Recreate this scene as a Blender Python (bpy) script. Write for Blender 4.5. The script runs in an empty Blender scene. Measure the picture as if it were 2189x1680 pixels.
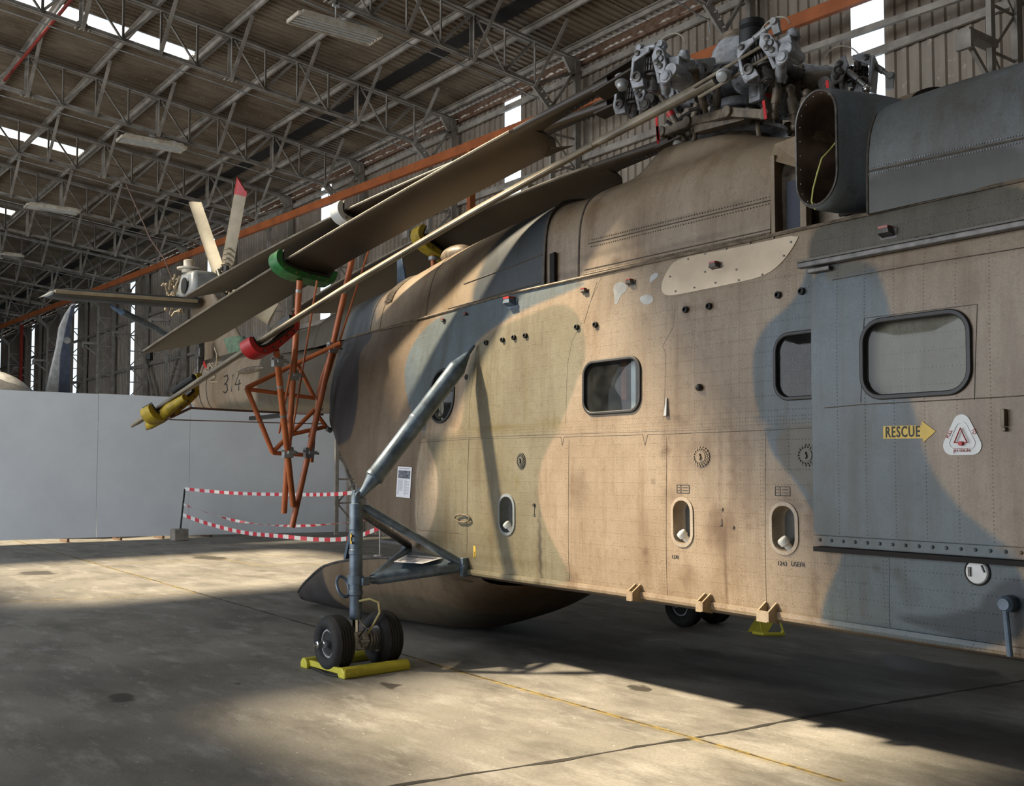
import bpy, bmesh, math, random
import numpy as np
from mathutils import Vector, Matrix
random.seed(4)
C = bpy.context.scene
COL = C.collection
V = Vector
# ------------------------------------------------------------ camera
W, H, F = 2189, 1680, 2250.0
PITCH = math.radians(3.0)
YAW = math.atan(1684 / F)
CAMP = V((8.07, -6.5, 1.7))
SHIFT = 163 - F * math.tan(PITCH)
RT = V((math.sin(YAW), math.cos(YAW), 0))
FWD = V((-math.cos(YAW), math.sin(YAW), 0)) * math.cos(PITCH) + V((0, 0, math.sin(PITCH)))
UP = RT.cross(FWD)
cd = bpy.data.cameras.new('camera')
cam = bpy.data.objects.new('camera', cd)
COL.objects.link(cam)
cd.sensor_width = 36
cd.lens = F * 36 / W
cd.shift_y = SHIFT / W
cd.clip_end = 400
cam.matrix_world = Matrix((
    (RT.x, UP.x, -FWD.x, CAMP.x), (RT.y, UP.y, -FWD.y, CAMP.y),
    (RT.z, UP.z, -FWD.z, CAMP.z), (0, 0, 0, 1)))
C.camera = cam

def at(px, py, X=None, Y=None, Z=None):
    """Point of the place measured off the survey photograph on a known plane."""
    r = FWD + RT * ((px - W / 2) / F) + UP * ((H / 2 + SHIFT - py) / F)
    if X is not None: t = (X - CAMP.x) / r.x
    elif Y is not None: t = (Y - CAMP.y) / r.y
    else: t = (Z - CAMP.z) / r.z
    return CAMP + r * t

# ------------------------------------------------------------ light
world = bpy.data.worlds.new('world')
C.world = world
world.use_nodes = True
wn = world.node_tree
bg = wn.nodes['Background']
bg.inputs[0].default_value = (0.80, 0.90, 1.0, 1)
bg.inputs[1].default_value = 2.3
sd = bpy.data.lights.new('sun', 'SUN')
sd.energy = 12.5
sd.angle = math.radians(3.6)
sd.color = (1.0, 0.83, 0.58)
sun = bpy.data.objects.new('sun', sd)
COL.objects.link(sun)
sun.location = (-10, -20, 30)
sun.rotation_euler = V((1.0, 1.0, -1.4)).to_track_quat('-Z', 'Y').to_euler()
# daylight entering through the open side of the hangar, behind and left of the photographer
def area(name, loc, target, sx, sy, energy, color):
    d = bpy.data.lights.new(name, 'AREA')
    d.shape = 'RECTANGLE'; d.size = sx; d.size_y = sy; d.energy = energy; d.color = color
    o = bpy.data.objects.new(name, d)
    COL.objects.link(o)
    o.location = loc
    o.rotation_euler = (V(target) - V(loc)).to_track_quat('-Z', 'Y').to_euler()
    return o
area('door_daylight', (-7, -21.8, 4.2), (-7, 0, 3.2), 26, 7.5, 2700, (0.93, 0.95, 1.0))
C.view_settings.view_transform = 'Standard'
C.view_settings.look = 'None'
C.view_settings.exposure = 0.0
C.view_settings.gamma = 1.0
C.view_settings.use_curve_mapping = False

# ------------------------------------------------------------ helpers
class MB:
    def __init__(s):
        s.v = []; s.f = []
    def add(s, vs, fs):
        b = len(s.v)
        s.v += [tuple(p) for p in vs]
        s.f += [tuple(b + i for i in f) for f in fs]
        return s
    def hexa(s, c8):
        return s.add(c8, [(0, 3, 2, 1), (4, 5, 6, 7), (0, 1, 5, 4), (1, 2, 6, 5), (2, 3, 7, 6), (3, 0, 4, 7)])
    def box(s, c, size, ax=None):
        c = V(c); x, y, z = (ax if ax else (V((1, 0, 0)), V((0, 1, 0)), V((0, 0, 1))))
        a, b, d = size[0] / 2, size[1] / 2, size[2] / 2
        P = lambda i, j, k: c + x * a * i + y * b * j + z * d * k
        return s.hexa([P(-1, -1, -1), P(1, -1, -1), P(1, 1, -1), P(-1, 1, -1), P(-1, -1, 1), P(1, -1, 1), P(1, 1, 1), P(-1, 1, 1)])
    def beam(s, p, q, w, h, up=(0, 0, 1)):
        p, q = V(p), V(q); d = (q - p); L = d.length; d.normalize()
        u = V(up)
        if abs(d.dot(u)) > .98: u = V((1, 0, 0))
        a = d.cross(u).normalized(); b = a.cross(d)
        return s.box((p + q) / 2, (L, w, h), (d, a, b))
    def angle(s, p, q, w, t=.008, up=(0, 0, 1), flip=1):
        """L-section steel angle."""
        p, q = V(p), V(q); d = (q - p).normalized(); u = V(up)
        if abs(d.dot(u)) > .98: u = V((1, 0, 0))
        a = d.cross(u).normalized() * flip; b = a.cross(d) * flip
        L = (q - p).length; c = (p + q) / 2
        s.box(c + a * (w / 2), (L, w, t), (d, a, b))
        s.box(c + b * (w / 2), (L, t, w), (d, a, b))
        return s
    def cyl(s, p, q, r1, r2=None, n=16, caps=True):
        if r2 is None: r2 = r1
        p, q = V(p), V(q); d = (q - p).normalized()
        u = V((0, 0, 1)) if abs(d.z) < .95 else V((1, 0, 0))
        a = d.cross(u).normalized(); b = a.cross(d)
        vs = []
        for c, r in ((p, r1), (q, r2)):
            for i in range(n):
                t = 2 * math.pi * i / n
                vs.append(c + a * (r * math.cos(t)) + b * (r * math.sin(t)))
        fs = [(i, (i + 1) % n, n + (i + 1) % n, n + i) for i in range(n)]
        if caps: fs += [tuple(range(n - 1, -1, -1)), tuple(range(n, 2 * n))]
        return s.add(vs, fs)
    def tube(s, pts, r, n=8, closed=False):
        pts = [V(p) for p in pts]; N = len(pts); vs = []; prev = None
        rs = r if isinstance(r, (list, tuple)) else [r] * N
        for i, p in enumerate(pts):
            if closed: d = pts[(i + 1) % N] - pts[i - 1]
            else: d = pts[min(i + 1, N - 1)] - pts[max(i - 1, 0)]
            d.normalize()
            if prev is None:
                u = V((0, 0, 1)) if abs(d.z) < .95 else V((1, 0, 0))
                a = d.cross(u).normalized()
            else:
                a = (prev - d * prev.dot(d)).normalized()
            prev = a; b = a.cross(d)
            for k in range(n):
                t = 2 * math.pi * k / n
                vs.append(p + a * (rs[i] * math.cos(t)) + b * (rs[i] * math.sin(t)))
        fs = []
        for i in range(N if closed else N - 1):
            j = (i + 1) % N
            for k in range(n):
                k2 = (k + 1) % n
                fs.append((i * n + k, j * n + k, j * n + k2, i * n + k2))
        if not closed:
            fs += [tuple(range(n)), tuple(range((N - 1) * n + n - 1, (N - 1) * n - 1, -1))]
        return s.add(vs, fs)
    def lathe(s, o, axis, prof, n=32):
        """prof: list of (distance along axis, radius)."""
        o = V(o); d = V(axis).normalized()
        u = V((0, 0, 1)) if abs(d.z) < .95 else V((1, 0, 0))
        a = d.cross(u).normalized(); b = a.cross(d); vs = []
        for (h, r) in prof:
            for i in range(n):
                t = 2 * math.pi * i / n
                vs.append(o + d * h + a * (r * math.cos(t)) + b * (r * math.sin(t)))
        fs = []
        for j in range(len(prof) - 1):
            for i in range(n):
                i2 = (i + 1) % n
                fs.append((j * n + i, j * n + i2, (j + 1) * n + i2, (j + 1) * n + i))
        fs += [tuple(range(n - 1, -1, -1)), tuple(range((len(prof) - 1) * n, len(prof) * n))]
        return s.add(vs, fs)
    def prism(s, poly, depth):
        """poly: list of 3D points (planar), depth: vector."""
        n = len(poly); d = V(depth)
        vs = [V(p) for p in poly] + [V(p) + d for p in poly]
        fs = [tuple(range(n - 1, -1, -1)), tuple(range(n, 2 * n))] + [(i, (i + 1) % n, n + (i + 1) % n, n + i) for i in range(n)]
        return s.add(vs, fs)
    def ring(s, outer, inner, depth):
        n = len(outer); d = V(depth)
        vs = [V(p) for p in outer] + [V(p) for p in inner] + [V(p) + d for p in outer] + [V(p) + d for p in inner]
        fs = []
        for i in range(n):
            j = (i + 1) % n
            fs += [(i, j, n + j, n + i), (2 * n + i, 3 * n + i, 3 * n + j, 2 * n + j), (i, 2 * n + i, 2 * n + j, j), (n + i, n + j, 3 * n + j, 3 * n + i)]
        return s.add(vs, fs)
    def grid(s, rows, flip=False):
        """rows: list of equally long lists of points."""
        m = len(rows[0]); vs = [p for r in rows for p in r]; fs = []
        for i in range(len(rows) - 1):
            for j in range(m - 1):
                f = (i * m + j, i * m + j + 1, (i + 1) * m + j + 1, (i + 1) * m + j)
                fs.append(f[::-1] if flip else f)
        return s.add(vs, fs)
    def sphere(s, c, r, n=12, m=8, sc=(1, 1, 1)):
        prof = [(-r * math.cos(math.pi * k / m), r * math.sin(math.pi * k / m) + 1e-4) for k in range(m + 1)]
        b = len(s.v); s.lathe((0, 0, 0), (0, 0, 1), prof, n)
        for i in range(b, len(s.v)):
            p = s.v[i]; s.v[i] = (c[0] + p[0] * sc[0], c[1] + p[1] * sc[1], c[2] + p[2] * sc[2])
        return s

def rootloc(o):
    while o.parent: o = o.parent
    return o.location
def part(name, mb, mat, parent=None, label=None, smooth=35, bevel=0, fix=True):
    off = rootloc(parent) if parent else V((0, 0, 0))
    me = bpy.data.meshes.new(name)
    me.from_pydata([(v[0] - off.x, v[1] - off.y, v[2] - off.z) for v in mb.v], [], mb.f)
    if fix:
        bm = bmesh.new(); bm.from_mesh(me)
        bmesh.ops.recalc_face_normals(bm, faces=bm.faces)
        bm.to_mesh(me); bm.free()
    if smooth:
        me.polygons.foreach_set('use_smooth', [True] * len(me.polygons))
        me.set_sharp_from_angle(angle=math.radians(smooth))
    me.materials.append(mat)
    o = bpy.data.objects.new(name, me); COL.objects.link(o)
    if parent: o.parent = parent
    if label: o['label'] = label
    if bevel:
        m = o.modifiers.new('bevel', 'BEVEL'); m.width = bevel; m.segments = 2; m.limit_method = 'ANGLE'
    return o
def thing(name, label, cat, loc=(0, 0, 0), group=None, kind=None):
    o = bpy.data.objects.new(name, None); COL.objects.link(o)
    o.empty_display_size = .2
    o.location = loc
    o['label'] = label; o['category'] = cat
    if group: o['group'] = group
    if kind: o['kind'] = kind
    return o
def tag(o, label, cat, group=None, kind=None):
    o['label'] = label; o['category'] = cat
    if group: o['group'] = group
    if kind: o['kind'] = kind
    return o
def struct(name, mb, mat, **k):
    o = part(name, mb, mat, **k); o['kind'] = 'structure'; return o
def copy_tree(o, parent=None):
    c = o.copy(); COL.objects.link(c); c.parent = parent
    for ch in o.children: copy_tree(ch, c)
    return c

# ------------------------------------------------------------ materials
def newmat(name):
    m = bpy.data.materials.new(name); m.use_nodes = True
    nt = m.node_tree; b = nt.nodes['Principled BSDF']
    return m, nt, b
def nd(nt, typ, **kw):
    n = nt.nodes.new(typ)
    for k, v in kw.items():
        if k == 'ins':
            for i, val in v.items():
                if isinstance(val, bpy.types.NodeSocket): nt.links.new(val, n.inputs[i])
                else: n.inputs[i].default_value = val
        else: setattr(n, k, v)
    return n
def mth(nt, op, a, b=None, c=None, clamp=False):
    ins = {0: a}
    if b is not None: ins[1] = b
    if c is not None: ins[2] = c
    return nd(nt, 'ShaderNodeMath', operation=op, use_clamp=clamp, ins=ins).outputs[0]
def noise(nt, scale, detail=3, rough=.55, vec=None, mscale=None, loc=None):
    tc = nd(nt, 'ShaderNodeTexCoord').outputs['Object'] if vec is None else vec
    if mscale or loc:
        mp = nd(nt, 'ShaderNodeMapping', ins={0: tc})
        if mscale: mp.inputs['Scale'].default_value = mscale
        if loc: mp.inputs['Location'].default_value = loc
        tc = mp.outputs[0]
    n = nd(nt, 'ShaderNodeTexNoise', ins={'Vector': tc, 'Scale': scale, 'Detail': detail, 'Roughness': rough})
    return n.outputs['Fac']
def ramp(nt, fac, stops):
    r = nd(nt, 'ShaderNodeValToRGB', ins={0: fac})
    el = r.color_ramp.elements
    while len(el) < len(stops): el.new(.5)
    for e, (p, c) in zip(el, stops):
        e.position = p; e.color = (c, c, c, 1) if isinstance(c, (int, float)) else (*c, 1)
    return r.outputs[0]
def mixc(nt, fac, a, b, blend='MIX'):
    n = nd(nt, 'ShaderNodeMix', data_type='RGBA', blend_type=blend)
    for i, val in ((0, fac), (6, a), (7, b)):
        if isinstance(val, bpy.types.NodeSocket): nt.links.new(val, n.inputs[i])
        else: n.inputs[i].default_value = (*val, 1) if isinstance(val, tuple) and len(val) == 3 else val
    return n.outputs[2]
def bump(nt, h, strength=.3, dist=.01):
    return nd(nt, 'ShaderNodeBump', ins={'Strength': strength, 'Distance': dist, 'Height': h}).outputs[0]

def simple(name, col, rough=.55, metal=0., var=.25, scale=6., bmp=.15, col2=None, fine=60.):
    m, nt, b = newmat(name)
    n1 = noise(nt, scale, 5, .6)
    c2 = col2 or tuple(c * (1 - var * 1.6) for c in col)
    f = ramp(nt, n1, [(.35, 0.), (.68, 1.)])
    base = mixc(nt, f, c2, tuple(col))
    nt.links.new(base, b.inputs['Base Color'])
    b.inputs['Roughness'].default_value = rough; b.inputs['Metallic'].default_value = metal
    if bmp:
        nt.links.new(bump(nt, noise(nt, fine, 2), bmp, .002), b.inputs['Normal'])
    return m

M = {}
M['steel'] = simple('painted_steel', (.40, .365, .315), .6, 0, .3, 3.)
M['steel_rust'] = simple('rusty_steel', (.20, .13, .085), .8, 0, .3, 9., col2=(.11, .055, .03))
M['orange'] = simple('orange_paint', (.60, .17, .055), .42, 0, .18, 7.)
M['orange_beam'] = simple('orange_beam_paint', (.46, .13, .035), .55, 0, .25, 2.)
M['red_pipe'] = simple('red_paint', (.30, .03, .02), .5)
M['gear'] = simple('blue_grey_gear_paint', (.125, .175, .235), .38, .15, .35, 9., bmp=.3)
M['gear_light'] = simple('pale_grey_gear_paint', (.42, .43, .42), .35, .2, .25, 5.)
M['alu'] = simple('weathered_aluminium', (.50, .52, .55), .38, .2, .35, 14., bmp=.3)
M['alu_dark'] = simple('oily_dark_metal', (.13, .12, .11), .42, .3, .4, 14., bmp=.3)
M['alu_brown'] = simple('oil_stained_brown_metal', (.20, .155, .105), .5, .15, .4, 12., bmp=.3)
M['chrome'] = simple('polished_steel', (.72, .73, .75), .18, 1., .1, 5., bmp=0)
M['black'] = simple('black_rubber', (.012, .012, .013), .5, 0, .2, 8.)
M['void'] = simple('soot_and_gap_black', (.012, .010, .009), .9, 0, .2, 8.)  # soot in the exhaust, also the black of gaps and openings
M['white'] = simple('white_enamel', (.62, .63, .61), .4, 0, .12, 8.)
M['dirty_white'] = simple('grimy_white_enamel', (.74, .70, .60), .45, 0, .4, 7., col2=(.48, .38, .26))
M['yellow'] = simple('yellow_paint', (.62, .56, .05), .5, 0, .15, 6.)
M['yellow_old'] = simple('worn_yellow_padding', (.52, .36, .02), .6, 0, .3, 12.)
M['green'] = simple('green_cradle_paint', (.03, .22, .05), .5, 0, .35, 14.)
M['red'] = simple('red_cradle_paint', (.50, .015, .015), .5, 0, .2, 12.)
M['red_flag'] = simple('red_flag_cloth', (.55, .01, .012), .7)
M['canvas'] = simple('green_canvas', (.16, .24, .15), .8, 0, .3, 10., bmp=.5)
M['rope'] = simple('rope_fibre', (.26, .16, .12), .9, 0, .3, 40.)
M['wire'] = simple('pale_wire', (.50, .47, .38), .6)
M['hose'] = simple('yellowed_hose', (.55, .48, .22), .5)
M['black_paint'] = simple('black_stencil', (.02, .02, .02), .6)
M['sign_yellow'] = simple('sign_yellow', (.62, .42, .05), .5, 0, .12, 20.)
M['stencil_red'] = simple('stencil_red', (.40, .05, .04), .6)
M['lens_red'] = simple('red_lens', (.40, .04, .03), .25)
M['blade'] = simple('drab_brown_blade_paint', (.037, .024, .012), .5, 0, .25, 2.5, bmp=.2)
M['blade_pale'] = simple('worn_tan_blade_paint', (.30, .25, .175), .5, 0, .35, 4., bmp=.2)
M['tailblade'] = simple('tan_tail_blade_paint', (.40, .32, .20), .5, 0, .2, 4.)
M['rubber_tyre'] = simple('tyre_rubber', (.018, .0175, .018), .78, 0, .35, 12., bmp=.3)
M['partition'] = simple('pale_blue_partition_paint', (.84, .89, .93), .6, 0, .06, .8, bmp=.02)
M['concrete_block'] = simple('grey_concrete_block', (.30, .27, .23), .9)
M['interior'] = simple('cabin_lining', (.10, .10, .095), .8)
M['seatcloth'] = simple('orange_seat_webbing', (.36, .12, .06), .8)
M['bgwhite'] = simple('aircraft_white_paint', (.72, .72, .70), .4)
M['bgblue'] = simple('aircraft_dark_blue_paint', (.09, .11, .16), .5)
M['bggrey'] = simple('aircraft_grey_paint', (.30, .30, .31), .35, .3)

def emis(name, col, s):
    m, nt, b = newmat(name)
    b.inputs['Base Color'].default_value = (*col, 1)
    b.inputs['Emission Color'].default_value = (*col, 1)
    b.inputs['Emission Strength'].default_value = s
    return m
def glassmat(name, tint=(.72, .78, .78), haze=.035, rough=.0):
    m, nt, b = newmat(name)
    out = nt.nodes['Material Output']
    tr = nd(nt, 'ShaderNodeBsdfTransparent', ins={0: (*tint, 1)})
    gl = nd(nt, 'ShaderNodeBsdfGlossy', ins={'Color': (1, 1, 1, 1), 'Roughness': rough})
    df = nd(nt, 'ShaderNodeBsdfDiffuse', ins={0: (.45, .47, .46, 1)})
    nz = ramp(nt, noise(nt, 5, 4), [(.4, haze * .3), (.75, haze * 1.6)])
    m1 = nd(nt, 'ShaderNodeMixShader', ins={0: nz, 1: tr.outputs[0], 2: df.outputs[0]})
    lw = nd(nt, 'ShaderNodeFresnel', ins={0: 1.5}).outputs[0]
    fr = mth(nt, 'ADD', mth(nt, 'MULTIPLY', lw, .32), .0, clamp=True)
    bp = bump(nt, noise(nt, 1.2, 0), .03, .01)
    nt.links.new(bp, gl.inputs['Normal'])
    m2 = nd(nt, 'ShaderNodeMixShader', ins={0: fr, 1: m1.outputs[0], 2: gl.outputs[0]})
    nt.links.new(m2.outputs[0], out.inputs[0])
    return m
M['glass'] = glassmat('cabin_window_glass')
M['lightsheet'] = None
def sheetmat():
    m, nt, b = newmat('translucent_corrugated_sheet')
    out = nt.nodes['Material Output']
    tr = nd(nt, 'ShaderNodeBsdfTransparent', ins={0: (.86, .9, .92, 1)})
    tl = nd(nt, 'ShaderNodeBsdfTranslucent', ins={0: (.8, .84, .86, 1)})
    mx = nd(nt, 'ShaderNodeMixShader', ins={0: .35, 1: tr.outputs[0], 2: tl.outputs[0]})
    nt.links.new(mx.outputs[0], out.inputs[0])
    return m
M['sheet'] = sheetmat()

def corrugated(name, base, dark, rust):
    m, nt, b = newmat(name)
    big = ramp(nt, noise(nt, .5, 5, .65), [(.3, 0.), (.7, 1.)])
    streak = ramp(nt, noise(nt, 3., 4, .7, mscale=((1, 1, .12) if 'wall' in name else (1, .12, 1))), [(.38, 0.), (.66, 1.)])
    c = mixc(nt, big, dark, base)
    c = mixc(nt, mth(nt, 'MULTIPLY', streak, .5), c, rust)
    fl = ramp(nt, noise(nt, 11., 4, .75), [(.60, 0.), (.68, 1.)])
    c = mixc(nt, mth(nt, 'MULTIPLY', fl, .45), c, tuple(x * 1.7 for x in base))
    nt.links.new(c, b.inputs['Base Color'])
    b.inputs['Roughness'].default_value = .55
    b.inputs['Metallic'].default_value = .15
    return m
M['wall'] = corrugated('wall_sheet_metal', (.38, .335, .275), (.22, .185, .145), (.17, .12, .08))
M['roof'] = corrugated('roof_sheet_metal', (.33, .27, .195), (.12, .088, .055), (.06, .036, .02))

def floormat():
    m, nt, b = newmat('stained_concrete')
    big = noise(nt, .35, 6, .6)
    c = mixc(nt, ramp(nt, big, [(.32, 0.), (.66, 1.)]), (.15, .14, .125), (.33, .31, .275))
    mid = noise(nt, 1.6, 6, .7, mscale=(.5, 1.0, 1))
    c = mixc(nt, ramp(nt, mid, [(.46, 0.), (.68, .85)]), c, (.085, .078, .066))
    pale = noise(nt, 3.1, 5, .7, mscale=(.45, 1.2, 1), loc=(3, 7, 0))
    c = mixc(nt, ramp(nt, pale, [(.53, 0.), (.72, .6)]), c, (.46, .45, .42))
    grn = noise(nt, .8, 3, .6, loc=(11, 2, 0))
    c = mixc(nt, ramp(nt, grn, [(.5, 0.), (.8, .35)]), c, (.16, .165, .11))
    fn = noise(nt, 45, 3, .6)
    c = mixc(nt, ramp(nt, fn, [(.3, .35), (.7, 0.)]), c, (.08, .075, .065))
    sp = noise(nt, 30, 1, .5, loc=(5, 5, 0))
    c = mixc(nt, ramp(nt, sp, [(.755, 0.), (.775, .8)]), c, (.6, .6, .56))
    # oil puddles, each an ellipse with a ragged rim
    tc = nd(nt, 'ShaderNodeTexCoord').outputs['Object']
    nz = nd(nt, 'ShaderNodeTexNoise', ins={'Vector': tc, 'Scale': 3.0, 'Detail': 5.0})
    off = nd(nt, 'ShaderNodeVectorMath', operation='MULTIPLY_ADD', ins={0: nz.outputs['Color'], 1: (.5, .5, 0), 2: (-.25, -.25, 0)})
    pp = nd(nt, 'ShaderNodeVectorMath', operation='ADD', ins={0: tc, 1: off.outputs[0]}).outputs[0]
    wet = None
    for (px, py, rx, ry) in PUDDLES:
        g = at(px, py, Z=0)
        q = nd(nt, 'ShaderNodeVectorMath', operation='SUBTRACT', ins={0: pp, 1: (g.x, g.y, 0)})
        q = nd(nt, 'ShaderNodeVectorMath', operation='DIVIDE', ins={0: q.outputs[0], 1: (rx, ry, 1e6)})
        l = nd(nt, 'ShaderNodeVectorMath', operation='LENGTH', ins={0: q.outputs[0]}).outputs['Value']
        k = mth(nt, 'SUBTRACT', 1.0, nd(nt, 'ShaderNodeMapRange', ins={0: l, 1: .8, 2: 1.15}).outputs[0])
        wet = k if wet is None else mth(nt, 'MAXIMUM', wet, k)
    c = mixc(nt, mth(nt, 'MULTIPLY', wet, .85), c, (.022, .018, .014))
    belly_shade = None  # shade under the helicopter, put into the floor colour as dark ellipses
    for (px, py, rx, ry) in BELLY_SHADE:
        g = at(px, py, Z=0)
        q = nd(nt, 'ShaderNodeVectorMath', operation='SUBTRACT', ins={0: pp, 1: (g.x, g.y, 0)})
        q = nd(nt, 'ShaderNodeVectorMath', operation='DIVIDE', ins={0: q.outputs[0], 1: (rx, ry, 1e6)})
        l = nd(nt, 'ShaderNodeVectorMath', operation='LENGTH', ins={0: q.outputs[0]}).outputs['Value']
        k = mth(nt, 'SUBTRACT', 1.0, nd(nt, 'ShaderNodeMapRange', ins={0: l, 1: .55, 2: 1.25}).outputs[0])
        belly_shade = k if belly_shade is None else mth(nt, 'MAXIMUM', belly_shade, k)
    gm = mth(nt, 'MULTIPLY', belly_shade, ramp(nt, noise(nt, 1.1, 6, .7, mscale=(.6, 1.3, 1), loc=(1, 8, 0)), [(.3, .55), (.6, .93)]))
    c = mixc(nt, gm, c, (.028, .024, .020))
    nt.links.new(c, b.inputs['Base Color'])
    r = mth(nt, 'SUBTRACT', ramp(nt, big, [(.3, .66), (.7, .85)]), mth(nt, 'MULTIPLY', wet, .12))
    nt.links.new(r, b.inputs['Roughness'])
    nt.links.new(bump(nt, fn, .25, .004), b.inputs['Normal'])
    return m
PUDDLES = [(2020, 1430, .5, .28), (1930, 1412, .28, .2), (1990, 1558, .10, .12), (1370, 1470, .1, .1), (500, 1462, .06, .03),
           (450, 1192, .7, .25), (840, 1465, .14, .08), (1500, 1395, .25, .18), (1130, 1340, .8, .5), (250, 1490, .14, .1),
           (700, 1240, .5, .1), (80, 1225, .4, .3)]
BELLY_SHADE = [(1200, 1370, 1.9, .75), (1600, 1430, 1.8, .62), (2000, 1560, 1.6, .55), (1900, 1440, 1.3, .6), (950, 1320, 1.5, .7)]  # where the helicopter's shade is painted into the floor
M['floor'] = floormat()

def worn(name, col, lo=.42, hi=.6, scale=7., mx=1.):
    m, nt, b = newmat(name)
    b.inputs['Base Color'].default_value = (*col, 1); b.inputs['Roughness'].default_value = .7
    a = mth(nt, 'MULTIPLY', ramp(nt, noise(nt, scale, 6, .75), [(lo, 0.), (hi, 1.)]), mx)
    nt.links.new(a, b.inputs['Alpha'])
    return m
M['line_yellow'] = worn('worn_yellow_floor_line', (.48, .35, .10), .40, .68, 9., .62)
M['crack'] = simple('dark_joint_filler', (.035, .032, .026), .9)

def skinmat(name, rivets=True, rough=.5, rowp=.095, colp=.40, vert=False, gloss=0.):
    """Painted riveted aircraft skin: paint colours come from the 'paint' attribute."""
    m, nt, b = newmat(name)
    at_ = nd(nt, 'ShaderNodeAttribute', attribute_name='paint').outputs['Color']
    tc = nd(nt, 'ShaderNodeTexCoord').outputs['Object']
    big = noise(nt, 1.3, 5, .65)
    c = mixc(nt, ramp(nt, big, [(.32, .75), (.62, 0.)]), at_, mixc(nt, 1., at_, (.62, .54, .42), 'MULTIPLY'))
    stk = noise(nt, 6.5, 5, .7, mscale=(1, 1, .10))
    c = mixc(nt, ramp(nt, stk, [(.46, 0.), (.70, .75)]), c, mixc(nt, 1., c, (.60, .49, .36), 'MULTIPLY'))
    spk = noise(nt, 22, 3, .7)
    c = mixc(nt, ramp(nt, spk, [(.54, 0.), (.74, .45)]), c, mixc(nt, 1., c, (.55, .45, .35), 'MULTIPLY'))
    fin = noise(nt, 90, 2, .6)
    c = mixc(nt, ramp(nt, fin, [(.32, .55), (.66, 0.)]), c, mixc(nt, 1., c, (.62, .6, .58), 'MULTIPLY'))
    pal = noise(nt, 3.1, 5, .7, loc=(9, 3, 4))
    c = mixc(nt, ramp(nt, pal, [(.55, 0.), (.8, .35)]), c, mixc(nt, 1., c, (1.35, 1.3, 1.22), 'MULTIPLY'))
    h = None
    if rivets:
        sx = nd(nt, 'ShaderNodeSeparateXYZ', ins={0: tc})
        X, Z = sx.outputs[0], sx.outputs[2]
        def cell(v, p, o=0.):
            return mth(nt, 'MULTIPLY', mth(nt, 'SUBTRACT', mth(nt, 'FRACT', mth(nt, 'DIVIDE', mth(nt, 'ADD', v, 100 + o), p)), .5), p)
        def dots(a, pa, b_, pb, o=0.):
            x = cell(a, pa, o); z = cell(b_, pb)
            d = mth(nt, 'SQRT', mth(nt, 'ADD', mth(nt, 'MULTIPLY', x, x), mth(nt, 'MULTIPLY', z, z)))
            return mth(nt, 'SUBTRACT', 1.0, nd(nt, 'ShaderNodeMapRange', ins={0: d, 1: .0022, 2: .0044}).outputs[0])
        if vert:
            msk = dots(X, .19, Z, .022)
        else:
            msk = mth(nt, 'MAXIMUM', dots(Z, rowp, X, .024), dots(X, colp, Z, .024))
        h = msk
        c = mixc(nt, mth(nt, 'MULTIPLY', msk, .55), c, mixc(nt, 1., c, (.42, .38, .34), 'MULTIPLY'))
    nt.links.new(c, b.inputs['Base Color'])
    b.inputs['Roughness'].default_value = rough
    hh = noise(nt, 2.2, 2, .5)
    nrm = bump(nt, hh, .22, .03)
    if h is not None:
        nrm = nd(nt, 'ShaderNodeBump', ins={'Strength': .5, 'Distance': .003, 'Height': h, 'Normal': nrm}).outputs[0]
    nt.links.new(nrm, b.inputs['Normal'])
    return m
M['skin'] = skinmat('riveted_camouflage_skin')
M['skin_top'] = skinmat('camouflage_fairing_skin', rivets=False)
M['skin_door'] = skinmat('riveted_door_skin', vert=True, rough=.45)
M['plate'] = simple('bare_aluminium_plate', (.62, .51, .38), .33, .9, .12, 4., bmp=.15, fine=12.)

# ============================================================ hangar shell
BAY = 4.45
XC = [1.2 - BAY * k for k in range(15)]           # column lines: 1.2, -3.25, -7.7 ... -61
ROOF_Z = lambda y: 10.63 - .115 * y + .28
TOP_Z = lambda y: 10.63 - .115 * y
BOT_Z = lambda y: 9.77 - .112 * y
WY = 7.15
mb = MB().box((-24, -8, -.05), (104, 34, .1))
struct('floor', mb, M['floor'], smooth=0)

def corr_profile(a0, a1, pitch, d, skip=()):
    """points (a, depth) of a trapezoidal sheet between a0 and a1."""
    pts = []; a = a0
    while a < a1 - 1e-6:
        pts += [(a, 0), (a + pitch * .42, 0), (a + pitch * .52, d), (a + pitch * .90, d)]
        a += pitch
    pts.append((min(a, a1), 0))
    return pts
# right wall: corrugated sheet broken by translucent strips
strips = [(-1.63 - 8.93 * k, -.91 - 8.93 * k) for k in range(-2, 8)]
segs = []; x = 26.0
for (a, b) in strips:
    segs.append((b, x)); x = a
segs.append((-74, x))
mb = MB()
for (a, b) in segs:
    pr = corr_profile(a, b, .20, .035)
    mb.grid([[(p[0], WY - p[1], 0) for p in pr], [(p[0], WY - p[1], 9.86) for p in pr]])
struct('wall_right', mb, M['wall'], smooth=0, fix=False)
for i, (a, b) in enumerate(strips):
    pr = corr_profile(a, b, .18, .03)
    mb = MB().grid([[(p[0], WY - p[1], 0.0) for p in pr], [(p[0], WY - p[1], 9.6) for p in pr]])
    o = struct('window_%d' % (i + 1), mb, M['sheet'], smooth=0, fix=False)
    o['label'] = 'tall translucent strip in the corrugated side wall'
# far gable wall
pr = corr_profile(-24, 7.1, .20, .035)
mb = MB().grid([[(-74 + p[1], p[0], 0) for p in pr], [(-74 + p[1], p[0], ROOF_Z(p[0])) for p in pr]])
struct('wall_far', mb, M['wall'], smooth=0, fix=False)
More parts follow.
